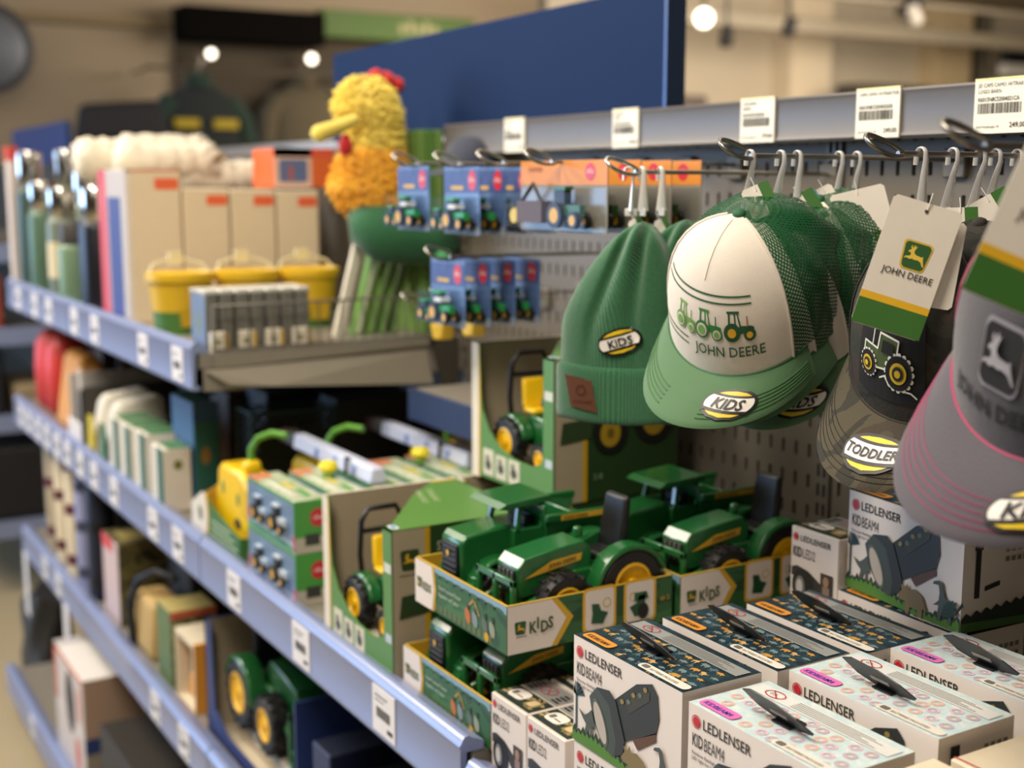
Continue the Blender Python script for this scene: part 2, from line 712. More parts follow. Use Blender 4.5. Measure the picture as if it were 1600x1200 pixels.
RAIL = mat('#8894b8', .28, .15, var=.03)
BOARD = mat('#8d867a', .45, .2)
LABEL = mat('#e6e2e0', .5)
LABELW = mat('#e9e2cc', .45)


def rail_mesh(L, h=.078):
    b = MB()
    pr = [(0, 0), (.003, .006), (.009, .008), (.014, .005), (.03, -.002), (.03, -.012), (.007, -.012), (.005, -h + .008), (.013, -h + .006), (.013, -h), (-.001, -h), (-.003, -h + .004), (-.0015, -h + .008), (-.0015, -.008), (-.003, -.004)]
    b.prism([(p[0], 0, p[1]) for p in pr], (0, L, 0), RAIL)
    return b


def plain_label(par, y, w_=.066, h0=-.07, h1=-.008, lines=True):
    b = MB()
    b.box(-.0032, -.0018, -w_ / 2, w_ / 2, h0, h1, LABEL)
    fr = Fr((-.0032, w_ / 2, h0), (0, -1, 0), (0, 0, 1))
    if lines:
        for k in range(14):
            b.rect(fr, .012 + k * .003, .022, .0132 + k * .003 + (k % 3) * .0006, .036, INK)
        b.rect(fr, .008, .05, .045, .052, INK)
        b.rect(fr, .008, .044, .035, .0455, INK)
        b.rect(fr, .044, .008, .06, .014, INK)
    o = b.build('price_label', par, smooth=0)
    o.location = (0, y, 0)


def shelf(y0, y1, zs, label, ys, depth=.545, zrail=None, shift=0.0):
    zr = zrail if zrail is not None else zs + .012
    t = thing('metal_shelf', label, 'shelf', (XR + shift, y0, zs))
    b = MB()
    b.box(.014, depth, .004, y1 - y0 - .004, -.03, 0, BOARD)
    b.box(.02, depth, .004, .012, -.07, -.03, BOARD)
    b.box(.02, depth, y1 - y0 - .012, y1 - y0 - .004, -.07, -.03, BOARD)
    b.build('shelf_board', t, bevel=.003)
    r = rail_mesh(y1 - y0 - .006).build('price_rail', t, smooth=50)
    r.location = (0, .003, zr - zs)
    for y in ys:
        if y0 + .03 < y < y1 - .03:
            plain_label(r, y - y0)
    return t


def ys_of(us, v):
    return [at(u, v(u), x=XR).y for u in us]


vm = lambda u: 655 + .78 * (u - 20)
midy = ys_of((604, 474, 369, 281, 242, 181, 150, 128, 108, 92, 76, 62, 48, 36), vm)
shelf(1.216, 2.2, ZM, 'middle shelf with price rail under the tractor boxes and trays', midy)
shelf(2.2, 3.2, ZM, 'middle shelf with many price labels under the white and teal cartons', midy)
shelf(3.2, 4.02, ZM, 'far middle shelf with price rail under the red bag', midy)
shelf(.25, 1.21, ZM - .022, 'middle shelf under the stacked torch boxes', [1.04, .8])
vu = lambda u: 460 + .4 * (u - 12)
upy = ys_of((30, 56, 78, 118, 150, 226, 280), vu)
shelf(2.2, 3.2, ZU, 'upper shelf with price rail under the beige cartons', upy)
shelf(3.2, 4.02, ZU, 'upper shelf with price rail under the steel flasks', upy)
vl = lambda u: 885 + 1.23 * (u - 72)
loy = ys_of((72, 93, 245, 290), vl)
shelf(1.216, 2.2, ZL, 'lower shelf below the tractor trays, mostly out of sight', [])
s_ = shelf(2.2, 3.2, ZL, 'lower shelf with price rail under the camouflage carton', loy)
s2 = shelf(3.2, 4.02, ZL, 'lower shelf with price rail and hanging cards under the cream tubes', loy)
for (u, v0, v1, s0, y0) in ((38, 860, 948, s2, 3.2), (104, 945, 1030, s2, 3.2)):
    y = at(u, v0, x=XR).y
    z0, z1 = at(u, v1, x=XR).z, at(u, v0, x=XR).z
    plain_label(s0.children[1] if s0.children[1].name.startswith('price_rail') else s0.children[0], min(y, 3.98) - y0, .06, z0 - ZL - .012, z1 - ZL - .012, False)
# base shelf sticks further out into the aisle
shelf(1.2, 4.02, ZB, 'deep base shelf with lavender rail near the floor under the white and orange carton', [3.1, 3.6], depth=.6, shift=-.07)
pb = MB()
pb.box(XR - .04, 1.2, 1.2, 4.02, 0.0, ZB - .072, mat('#3a362f', .6))
tag(pb.build('plinth', smooth=0), 'dark plinth below the base shelf', 'plinth')

# short shelf behind the wire basket
p0, p1 = at(637, 606, x=1.0), at(742, 648, x=1.0)
t = thing('metal_shelf', 'shallow grey shelf with dark blue rail behind the open tractor boxes', 'shelf', (1.0, 1.70, p0.z))
b = MB()
b.box(0.002, .205, 0, .33, -.02, 0, BOARD)
b.build('shelf_board', t, bevel=.002)
b = MB()
b.box(-.004, .002, 0, .33, -.055, .003, mat('#223052', .4))
b.build('price_rail', t, bevel=.002)

# top strip with price labels
t = thing('label_strip', 'long grey price strip running above the slotted panels', 'strip', (1.165, .35, 1.670))
b = MB()
L = 2.2 - .35
b.prism([(p[0], 0, p[1]) for p in [(0, 0), (-.003, .004), (-.001, .009), (-.001, .05), (-.003, .055), (.0, .058), (.03, .058), (.045, .05), (.045, .044), (.006, .048), (.006, .0)]], (0, L, 0), mat('#66625e', .42, .1, var=.03))
b.build('strip_profile', t, smooth=50)


def big_label(par, u, v, w_, txt, price, code):
    y = at(u, v, x=1.163).y - .35
    b = MB()
    h = .057
    b.box(-.0045, -.002, -w_, 0, .002, .002 + h, LABELW)
    b.box(-.0047, -.001, -w_, 0, .058, .0605, mat('#e8d98e', .3))
    fr = Fr((-.0045, 0, .002), (0, -1, 0), (0, 0, 1))
    for i, ln in enumerate(txt):
        b.text(fr, ln, .005, h - .008 - .0065 * i, .0058, INK, sx=.9)
    b.text(fr, code, .005, .034, .0062, INK, bold=.012, sx=.85)
    x = .005
    rg = random.Random(u)
    while x < w_ * .86:
        d = rg.choice((.0004, .0008, .0013))
        b.rect(fr, x, .021, x + d, .032, INK)
        x += d + rg.choice((.0005, .0009))
    b.text(fr, 'Antal Forpakninger: 00', .004, .006, .004, INK, sx=.8)
    b.text(fr, price, w_ - .003, .006, .0075, INK, align='r', bold=.01)
    o = b.build('price_label', par, smooth=0)
    o.location = (0, y, 0)


big_label(t, 1525, 160, .070, ['JD CAPS CAMO W/TRAKTOR', 'LOGO BARN'], '249,00', 'K6013N8C52004521CA')
big_label(t, 1340, 170, .068, ['CAPS CAMO W/TRAKTOR'], '249,00', 'K6013N8C52004520GR')
big_label(t, 1159, 190, .066, ['CAPS BARN', 'GREEN'], '179,00', 'K6013N8C5200455')
big_label(t, 959, 200, .066, ['HUE BARN', 'GREEN'], '149,00', 'K6013N8C5200440')
big_label(t, 790, 215, .066, ['TRAKTOR'], '99,00', '4006874')

# blue header board standing on top of the gondola
y0, y1 = at(1067, 100, x=1.245).y, at(512, 90, x=1.2).y
t = thing('header_board', 'large dark blue header board standing above the price strip', 'sign', (1.212, y0, 1.712))
b = MB()
zt = at(512, 85, x=1.2).z
b.box(0, .03, 0, y1 - y0, 0, zt - 1.712, mat('#172b4f', .6, var=.08, scale=2, kind='matte'))
b.build('board', t, bevel=.003)
b = MB()
b.box(-.003, .033, -.006, 0, 0, zt - 1.712, mat('#3b4a66', .3, .5))
b.build('edge_trim', t)

# ------------------------------------------------------------------ logos used on several things
DEER = [(-.37, .12), (-.31, .21), (-.24, .25), (-.30, .33), (-.27, .43), (-.23, .34), (-.18, .30), (-.19, .38), (-.12, .46), (-.11, .36), (-.02, .42), (-.07, .30), (-.10, .22), (-.09, .12), (0, .05), (.14, .03), (.26, .01), (.33, .06), (.34, -.04), (.39, -.18), (.47, -.38), (.41, -.37), (.28, -.20), (.14, -.15), (0, -.17), (-.1, -.14), (-.22, -.19), (-.36, -.14), (-.45, -.22), (-.42, -.09), (-.28, -.06), (-.21, .0), (-.24, .10)]


def shield(b, fr, cx, cy, s_, m_in, m_edge, m_deer, k=2):
    """rounded leaping-deer badge, a little narrower at the foot"""
    def out(sc):
        pts = []
        for (px, py, r, a0) in ((.5, .5, .14, 0), (-.5, .5, .14, 90), (-.43, -.5, .16, 180), (.43, -.5, .16, 270)):
            for j in range(6):
                a = R(a0 + j * 18)
                x = px - math.copysign(r, px) + r * math.cos(a)
                y = py - math.copysign(r, py) + r * math.sin(a)
                pts.append((cx + x * sc, cy + y * sc))
        return pts
    b.poly(fr, out(s_), m_edge, k)
    b.poly(fr, out(s_ * .88), m_in, k + 1)
    b.poly(fr, [(cx + x * s_ * .78, cy + y * s_ * .78) for x, y in DEER], m_deer, k + 2)


def oval_sticker(b, fr, cx, cy, rx, ry, word, rot, size):
    """yellow oval with a slanted white band carrying a word"""
    c, d = math.cos(R(rot)), math.sin(R(rot))

    def P(x, y):
        return (cx + x * c - y * d, cy + x * d + y * c)

    def disc(ax, ay, y0, y1, mt, k, n=20):
        for i in range(n):
            ya, yb = y0 + (y1 - y0) * i / n, y0 + (y1 - y0) * (i + 1) / n
            xa = ax * math.sqrt(max(0, 1 - (ya / ay) ** 2))
            xb = ax * math.sqrt(max(0, 1 - (yb / ay) ** 2))
            for j in range(6):
                f, g = -1 + j / 3, -1 + (j + 1) / 3
                q = [P(xa * f, ya), P(xa * g, ya), P(xb * g, yb), P(xb * f, yb)]
                if xa < 1e-6:
                    q = q[1:]
                b.poly(fr, q, mt, k)
    disc(rx, ry, -ry, ry, BLACK, 3)
    disc(rx * .89, ry * .83, -ry * .83, ry * .83, mat('#e8c61c', .45), 4)
    disc(rx * .98, ry * .98, -ry * .56, ry * .56, BLACK, 5)
    disc(rx * .90, ry * .84, -ry * .40, ry * .40, mat('#ece6dc', .5), 6)
    p, q = P(0, -size * .36)
    b.text(fr, word, p, q, size, BLACK, k=8, bold=.022, align='c', rot=rot)


# ------------------------------------------------------------------ display hooks
def hook(y, z, xt, label, loop=True, mt=STEEL, rise=.010, r=.0026):
    t = thing('display_hook', label, 'hook', (XP, y, z), group='wire display hooks')
    b = MB()
    xl = xt - XP
    b.tube([(0, 0, -.002), (xl * .5, 0, 0), (xl + .036, 0, 0)], r, mt)
    b.build('rod', t, smooth=60)
    b = MB()
    pts = []
    for i in range(20):
        a = 2 * math.pi * i / 20
        c = math.cos(a)
        pts.append((xl + .020 + .023 * c, .008 * math.sin(a) * (1 - .45 * c), rise * (1 - c) * .55 + .0078 * math.sin(a) * (1 - .3 * c)))
    b.tube(pts, r * .92, mt, closed=True)
    b.build('end_loop', t, smooth=60)
    b = MB()
    b.box(-.008, .001, -.016, .016, -.022, .012, mat('#6f685c', .45, .2))
    b.build('base_plate', t, bevel=.002)
    return t


Y1, Y2, YBE, YOR, YB1, YB2 = 1.022, .835, 1.222, 1.405, 1.515, 1.63
hook(Y1, 1.647, .86, 'wire hook carrying the green mesh caps')
hook(Y2, 1.646, .872, 'wire hook carrying the camouflage caps')
hook(YBE, 1.632, .86, 'bright wire hook carrying the green knitted hats', mt=mat('#b8b4ab', .25, .95))
hook(YOR, 1.646, .862, 'wire hook carrying the orange topped tractor packs', mt=mat('#a8a49b', .25, .95))
hook(YB1, 1.646, .855, 'empty looking wire hook between the orange and blue topped packs', mt=mat('#a8a49b', .25, .95))
hook(YB2, 1.646, .85, 'wire hook carrying the upper row of blue packs', mt=mat('#a8a49b', .25, .95))
hook(1.765, 1.648, .85, 'wire hook carrying the lone blue pack beside the plush chicken', mt=mat('#a8a49b', .25, .95))
hook(1.66, 1.512, .85, 'wire hook carrying the lower row of blue packs', mt=mat('#a8a49b', .25, .95))
hook(.60, 1.645, .70, 'wire hook carrying the grey cap with pink stitching')

HANG = mat('#f8f6f2', .4, var=.02, kind='clearish')


def hanger(x, y, zrod, sw, label, L=.052, yaw=0.0):
    """flat white plastic J hanger riding on a rod; sw swings its foot sideways"""
    t = thing('plastic_hanger', label, 'hanger', (x, y, zrod), yaw, group='white plastic cap hangers')
    b = MB()
    r = .0052
    pts = [(0, r + .001, -.010), (0, r + .0005, -.004)]
    for i in range(9):
        a = R(i * 22.5)
        pts.append((0, r * math.cos(a), r * math.sin(a) + .0005))
    pts += [(0, -r - .0005, -.006), (0, -r + sw * .35, -.02), (0, -r + sw, -L)]
    n = len(pts)
    rs = [.0026, .0028] + [.0022] * 8 + [.0024, .0028, .0036, .0058]
    b.tube(pts, [q * 1.25 for q in rs[:n]], HANG, seg=8, thin=.4)
    b.build('hook', t, smooth=60)
    b = MB()
    x0 = pts[-1]
    b.box(-.0012, .0012, x0[1] - .007, x0[1] + .007, x0[2] - .006, x0[2] + .003, HANG)
    b.build('pad', t, bevel=.001)
    return t


# ------------------------------------------------------------------ caps
PSI = R(78)


class Cap:
    def __init__(s, v, back=.72):
        (x, y, z, yaw, pitch, roll, s.dl, s.h, s.a, s.b, s.L, s.kc, s.wb) = v
        s.back = back
        s.lift = .012 if back > 1 else 0
        f = Vector((-math.cos(yaw), -math.sin(yaw), 0))
        t = Vector((0, 0, 1))
        sd = t.cross(f)
        f2, t2 = f * math.cos(pitch) - t * math.sin(pitch), t * math.cos(pitch) + f * math.sin(pitch)
        s3, t3 = sd * math.cos(roll) + t2 * math.sin(roll), t2 * math.cos(roll) - sd * math.sin(roll)
        s.mx = Matrix.Translation((x, y, z)) @ Matrix((f2, s3, t3)).transposed().to_4x4()
        s.f0 = s.a * math.cos(PSI)

    def crown(s, phi, w, puff=0.0):
        w = max(0.0, min(1.0, w))
        r = math.sqrt(max(0, 1 - w ** 2.6)) * (1 + puff)
        zb = -math.tan(s.dl) * max(0, s.a * math.cos(phi) - s.f0)
        c = math.cos(phi)
        sn = math.sin(phi)
        if c < 0:
            sn = math.copysign(abs(sn) ** .55, sn)
        return Vector((s.a * c * r * (1 if c > 0 else s.back), s.b * sn * r, zb * (1 - w) ** 1.2 + s.h * w + puff * .02 + (s.lift * -c * (.3 + .7 * w) * r if c < 0 else 0)))

    def brim(s, psi, q, dz=0.0):
        c = max(0, math.cos(psi * 90 / 78)) ** .6
        f = s.a * math.cos(psi) + q * s.L * c
        d = (s.b + q * s.wb * abs(math.sin(psi))) * math.sin(psi)
        return Vector((f, d, -math.tan(s.dl) * (f - s.f0) - s.kc * d * d * q + dz))

    def front(s):          # (p right, q up from the crown's base) -> point on the crown
        return Surf(lambda p, q: s.crown(p / (s.b * .98), q / s.h))

    def top(s):            # (p right, q up from the rim) on the brim
        return Surf(lambda p, q: s.brim(p / (s.b + .012), 1 - q / s.L, .0022))


def cap(label, v, style, group, detail=True, back=.72, sticker='KIDS'):
    C = Cap(v, back)
    t = thing('baseball_cap', label, 'cap', (0, 0, 0), group=group)
    t.matrix_world = C.mx
    if style == 'net':
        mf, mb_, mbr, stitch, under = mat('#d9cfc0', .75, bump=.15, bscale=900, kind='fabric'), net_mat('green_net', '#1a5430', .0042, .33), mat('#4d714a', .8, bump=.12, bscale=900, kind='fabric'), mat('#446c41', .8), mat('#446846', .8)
    elif style == 'camo':
        mf = mb_ = mbr = ramp_mat('camo_cloth', [(0, '#15150f'), (.43, '#25231a'), (.52, '#30241a'), (.60, '#1e2417')], 22, bump=.4)
        mbr = ramp_mat('camo_brim', [(0, '#2a271c'), (.42, '#453e2a'), (.55, '#3a3022'), (.64, '#2f3220')], 18, bump=.4)
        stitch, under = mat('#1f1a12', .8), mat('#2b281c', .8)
    else:
        mf = mb_ = mat('#3d3a3f', .85, bump=.3, bscale=700, kind='fabric')
        mbr = mat('#4f4a50', .85, bump=.3, bscale=700, kind='fabric')
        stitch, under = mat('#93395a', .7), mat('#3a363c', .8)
    PH = 66 if style == 'net' else 62
    us = [R(-PH + 2 * PH * i / 32) for i in range(33)]
    ws = [0, .04, .12, .22, .34, .46, .58, .7, .8, .88, .94, .975, .993, 1.0]
    uvf = lambda a, w: (a * C.b, w * C.h * 1.35)
    b = MB()
    b.grid(lambda a, w: C.crown(a, w), us, ws, mf, uvf)
    b.build('front_panel', t, smooth=80)
    b = MB()
    us2 = [R(PH + (360 - 2 * PH) * i / 40) for i in range(41)]

    def crumple(a, w):
        p = C.crown(a, w)
        n = Vector((p.x, p.y, 0))
        if n.length > 1e-4:
            n.normalize()
        k = math.sin((a - R(PH)) / (2 * math.pi - 2 * R(PH)) * math.pi)
        return p + n * (.004 * math.sin(a * 9 + w * 7) * k * math.sin(w * math.pi))
    if back > .3:
        b.grid(crumple, us2, ws, mb_, uvf)
        b.build('net_back' if style == 'net' else 'back_panel', t, smooth=80)
    # brim: upper face, under face and rim
    b = MB()
    ps = [-PSI + 2 * PSI * i / 36 for i in range(37)]
    qs = [0, .1, .25, .4, .55, .7, .82, .92, .97, 1.0]
    th = lambda q: .0018 * math.sqrt(max(0, 1 - max(0, (q - .9) / .1) ** 2)) if q > .9 else .0018
    b.grid(lambda a, q: C.brim(a, q, th(q)), ps, qs, mbr)
    k0 = len(b.v)
    b.grid(lambda a, q: C.brim(a, q, -th(q)), ps[::-1], qs, under)
    bo = b.build('brim', t, smooth=80)
    if detail:
        b = MB()
        for q in ((.52, .6, .68, .76, .84) if style != 'camo' else (.5, .58, .66, .74, .82, .9)):
            for side in (-1, 1):
                rng_ = (0.0, 1.0) if style != 'net' else (.20, 1.0)
                n = 26
                pts = []
                for i in range(n + 1):
                    e = rng_[0] + (rng_[1] - rng_[0]) * i / n
                    qq = q if e < .8 else q
                    pts.append(C.brim(side * PSI * .985 * e, qq, .0022 if style == 'net' else .0021))
                b.tube(pts, .0007 if style == 'net' else .0005, stitch, seg=5)
        b.build('stitching', bo, smooth=60)
    # seams
    b = MB()
    sm = {'net': mat('#cfc5b6', .8), 'camo': mat('#231f15', .9), 'pink': mat('#a83058', .7)}[style]
    for sd in (-1, 1):
        b.tube([C.crown(sd * R(PH), w, .012) for w in ws[:-1]], .0016 if style == 'net' else .0012, sm, seg=6)
    b.tube([C.crown(R(a), 0, .012) for a in range(-78, 79, 6)], .0014, {'net': mat('#2e5a35', .8), 'camo': sm, 'pink': sm}[style], seg=6)
    if style == 'net':
        b.tube([C.crown(0, w, .004) for w in ws[7:-1]], .0006, mat('#c9bfae', .8), seg=5)
    b.build('seam_piping', t, smooth=60)
    b = MB()
    b.lathe([(.0, .0035), (.004, .0032), (.0065, .0015), (.007, -.001)], mf if style != 'net' else mat('#1a5430', .7), o=(0, 0, C.h + .0005), seg=12)
    b.build('top_button', t, smooth=60)
    fr = C.front()
    if style == 'net' and detail:
        b = MB()
        G1, G2, G3, YE = mat('#1d5230', .6), mat('#2f7a3c', .6), mat('#6fa04e', .6), mat('#d9a520', .6)

        def tractor(cx, cy, s_, cb, cw, hub):
            P = lambda pts: [(cx + x * s_, cy + y * s_) for x, y in pts]
            b.poly(fr, P([(-.42, .95), (.12, .95), (.12, 1.04), (-.46, 1.04)]), cb)
            for q in ([(-.38, .5), (-.30, .5), (-.30, .96), (-.38, .96)], [(-.1, .45), (-.04, .45), (-.06, .96), (-.12, .96)], [(.12, .4), (.2, .4), (.06, .96), (0, .96)]):
                b.poly(fr, P(q), cb)
            b.poly(fr, P([(-.42, .52), (-.3, .58), (-.05, .5), (.15, .45), (.15, .2), (-.42, .2)]), cb)
            b.poly(fr, P([(.15, .2), (.7, .22), (.72, .42), (.6, .48), (.15, .5)]), cb)
            b.poly(fr, P([(.42, .45), (.47, .45), (.47, .85), (.42, .85)]), mat('#9a6a3a', .6) if hub == YE else cb)
            for wx, wr in ((-.22, .36), (.52, .26)):
                b.ell(fr, cx + wx * s_, cy + (wr - .1) * s_, wr * s_, wr * s_, cb, 2)
                b.ell(fr, cx + wx * s_, cy + (wr - .1) * s_, wr * s_ * .72, wr * s_ * .72, mat('#d9cfc0', .75) if hub != YE else G1, 3)
                b.ell(fr, cx + wx * s_, cy + (wr - .1) * s_, wr * s_ * .5, wr * s_ * .5, hub, 4)
        q0 = .038
        tractor(.042, q0, .0245, G1, G1, YE)
        tractor(.008, q0, .0235, G2, G2, G3)
        tractor(-.023, q0, .0225, G3, G3, G3)
        for q in (.0695, .0755):
            b.line(fr, [(-.075 + .134 * i / 20, q) for i in range(21)], .0014, G1)
        b.text(fr, 'JOHN DEERE', .069, .0205, .0142, G1, align='r', sx=.93, bold=.008)
        for q in (.0235, .0295):
            b.line(fr, [(-.075 + .058 * i / 10, q) for i in range(11)], .0013, G1)
        b.build('front_print', t, smooth=0)
    if style == 'camo' and detail:
        b = MB()
        n = 10
        for i in range(n):
            a0, a1 = -.040 + .074 * i / n, -.040 + .074 * (i + 1) / n
            for j in range(4):
                q0, q1 = .016 + .062 * j / 4, .016 + .062 * (j + 1) / 4
                b.poly(fr, [(a0, q0), (a1, q0), (a1, q1), (a0, q1)], mat('#0b0c0b', .9), 3)
        TW, TG, TY = mat('#d8d8cc', .7), mat('#3f4f22', .7), mat('#c9a81c', .6)
        P = lambda pts: [(-.004 + x * .026, .030 + y * .026) for x, y in pts]
        body = [(-1.0, .55), (-1.0, .95), (-.35, .9), (-.3, 1.35), (.5, 1.25), (.45, .8), (.5, .55), (.2, .4), (-.4, .35)]
        b.poly(fr, P([(x * 1.0, y) for x, y in body]), TG, 5)
        b.line(fr, P(body + body[:1]), .0014, TW, 6)
        b.poly(fr, P([(-.18, .85), (-.15, 1.2), (.34, 1.14), (.32, .82)]), mat('#0b0c0b', .9), 7)
        b.line(fr, P([(-.6, .95), (-.6, 1.4)]), .001, TW, 6)
        for wx, wy, wr in ((.55, .38, .5), (-.75, .38, .36)):
            x, y, r = -.004 + wx * .026, .030 + wy * .026, wr * .026
            for i in range(16):
                a = 2 * math.pi * i / 16
                b.ell(fr, x + r * math.cos(a), y + r * math.sin(a), r * .17, r * .17, TW, 6, n=6)
            b.ell(fr, x, y, r, r, mat('#0b0c0b', .9), 7)
            b.ell(fr, x, y, r * .62, r * .62, TY, 8)
            b.ell(fr, x, y, r * .42, r * .42, mat('#2a2a14', .9), 9)
            b.ell(fr, x, y, r * .22, r * .22, TY, 10)
        b.line(fr, P([(-.2, .1), (0, .2), (.2, -.05), (.5, -.1), (1.0, -.15), (1.2, -.3)]), .0012, TW, 6)
        b.build('tractor_patch', t, smooth=0)
    if style == 'pink' and detail:
        b = MB()
        shield(b, fr, .004, .060, .041, mat('#1c1b1d', .9), mat('#8f8c90', .8), mat('#99969a', .8), 3)
        b.text(fr, 'JOHN DEERE', .004, .0205, .0165, mat('#29272b', .9), align='c', bold=.02, sx=.95)
        b.build('deer_patch', t, smooth=0)
    if sticker:
        b = MB()
        st = C.top()
        if style == 'net':
            oval_sticker(b, st, .054, C.L * .40, .030, .0185, sticker, -14, .0165)
        elif style == 'camo':
            oval_sticker(b, st, .006, C.L * .46, .034, .0195, sticker, 4, .0125)
        else:
            oval_sticker(b, st, .066, C.L * .44, .030, .0195, sticker, 8, .0175)
        b.build('size_sticker', t, smooth=0)
    return t


NETV = [.91, 1.0336, 1.4838, .149, .4763, -.2505, .3603, .1223, .0811, .0863, .0636, 3.7205, .0102]
CAMV = [.9557, .8121, 1.4649, .0708, .3683, -.1868, .4852, .1236, .0813, .0869, .0669, 3.869, .0101]
PNKV = [.8105, .5705, 1.4934, -.1991, .4159, -.3735, .4567, .1224, .0799, .088, .0681, 4.0693, .0113]


def mv(v, dx, dy, dz, dyaw=0, dp=0, dr=0):
    w = list(v)
    w[0] += dx
    w[1] += dy
    w[2] += dz
    w[3] += dyaw
    w[4] += dp
    w[5] += dr
    return w


cap('white fronted trucker cap with green net back and printed tractors, front of its hook', NETV, 'net', 'green net trucker caps', back=1.35)
cap('green net trucker cap directly behind the white fronted one with its sticker half hidden', mv(NETV, .046, .008, -.002, -.02, .08, .03)[:8] + [.078, .077] + NETV[10:], 'net', 'green net trucker caps', False, 1.1)
cap('third green net trucker cap counted back from the white front', mv(NETV, .090, .008, -.004, .02, .16, -.02)[:8] + [.078, .077] + NETV[10:], 'net', 'green net trucker caps', False, 1.1)
cap('rearmost green net trucker cap next to the large white tag', mv(NETV, .134, .010, .010, -.08, -.02, .09)[:8] + [.078, .077] + NETV[10:], 'net', 'green net trucker caps', False, 1.1, None)
cap('camouflage cap with black tractor patch and oval toddler size sticker', CAMV, 'camo', 'camouflage caps', sticker='TODDLER', back=.7)
cap('camouflage cap with small green tags, right behind the tractor patch cap', mv(CAMV, .062, .004, .006, .05, .03, .05), 'camo', 'camouflage caps', False, .6, None)
cap('rear camouflage cap nearest the slotted panel', mv(CAMV, .122, .0, .004, .0, .0, .1), 'camo', 'camouflage caps', False, .6, None)
cap('grey cap with pink stitching and a dark deer patch', PNKV, 'pink', 'grey and pink caps', back=.7)

# hangers on the cap rods
for (u, sw, lb, kx) in ((1172, .010, 'white hanger of the white fronted trucker cap', 0), (1220, .012, 'second white hanger on the green net cap rod', 0), (1246, .004, 'third white hanger on the green net cap rod', 0), (1311, .008, 'fourth white hanger on the green net cap rod, above the blue edged tag', 0), (1339, .010, 'fifth white hanger on the green net cap rod, near the loop of the camouflage rod', 0)):
    p = at(u, 250, y=Y1)
    hanger(p.x, Y1, 1.647, sw, lb, L=.050)
for (u, sw, lb) in ((1439, .003, 'white hanger of the tractor patch camouflage cap'), (1489, .012, 'second white hanger on the camouflage cap rod'), (1532, .013, 'third white hanger on the camouflage cap rod'), (1556, .012, 'fourth white hanger on the camouflage cap rod'), (1590, .014, 'white hanger furthest back on the camouflage cap rod')):
    p = at(u, 250, y=Y2)
    hanger(p.x, Y2, 1.646, sw, lb, L=.052)
for (u, sw, lb) in ((982, .002, 'white hanger seen edge on, front of the knitted hats'), (1003, .001, 'clear white hanger of the middle knitted hat'), (1032, .001, 'white hanger of the rear knitted hat')):
    p = at(u, 280, y=YBE)
    hanger(p.x, YBE, 1.632, sw, lb, L=.045, yaw=.9 if u == 982 else -.2)

# ------------------------------------------------------------------ swing tags
TAGW = mat('#ded6c8', .6)


def plane_tag(name, label, P, ctr, right_px, w_, h_, kind, tilt=0.0, group=None, th=.0006):
    """card hanging at ctr; the yaw turns its face, the tilt swings it in its own plane"""
    t = thing(name, label, 'tag', ctr, group=group)
    f = Vector(P).normalized()                       # face normal
    r = Vector((0, 0, 1)).cross(f).normalized()      # right as the viewer sees it
    u = f.cross(r)
    r2, u2 = r * math.cos(tilt) + u * math.sin(tilt), u * math.cos(tilt) - r * math.sin(tilt)
    t.matrix_world = Matrix.Translation(ctr) @ Matrix((r2, u2, f)).transposed().to_4x4()
    b = MB()
    b.prism([(x, y, 0) for x, y in ((-w_ / 2 + .003, 0), (w_ / 2 - .003, 0), (w_ / 2, -.003), (w_ / 2, -h_ + .003), (w_ / 2 - .003, -h_), (-w_ / 2 + .003, -h_), (-w_ / 2, -h_ + .003), (-w_ / 2, -.003))], (0, 0, -th), TAGW)
    fr = Fr((0, 0, 0), (1, 0, 0), (0, 1, 0))
    if kind == 'full':
        b.rect(fr, -w_ / 2, -h_ + .0005, w_ / 2, -h_ * .80, JDP, 1)
        b.rect(fr, -w_ / 2, -h_ * .80, w_ / 2, -h_ * .745, mat('#dfae22', .5), 1)
        shield(b, fr, w_ * .06, -h_ * .40, w_ * .42, mat('#2c5a2c', .5), mat('#d9b43a', .5), mat('#e2c04a', .5), 1)
        b.text(fr, 'JOHN DEERE', w_ * .04, -h_ * .575, w_ * .135, INK, align='c', bold=.005, sx=.95)
        b.ell(fr, 0, -.007, .0016, .0016, mat('#3a342c', .7), 2)
    elif kind == 'green':
        b.rect(fr, w_ * .12, -h_, w_ / 2, 0, JDP, 1)
        b.text(fr, 's', -w_ * .15, -h_ * .6, .008, INK)
    elif kind == 'blue':
        b.rect(fr, -w_ / 2, -h_, -w_ * .36, 0, mat('#4f8fc4', .5), 1)
    elif kind == 'deer':
        shield(b, fr, w_ * .2, -h_ * .78, w_ * .22, mat('#2c5a2c', .5), mat('#d9b43a', .5), mat('#e2c04a', .5), 1)
    b.build('card', t, smooth=0)
    b = MB()
    b.tube([(0, -.006, .0008), (0, .002, .002), (0, .009, .001)], .0005, HANG, seg=5)
    b.build('loop', t)
    return t


def facing(p):                      # normal from a point towards the aisle side where customers stand
    return (-p.x * 1.0, -p.y * .62, 0)


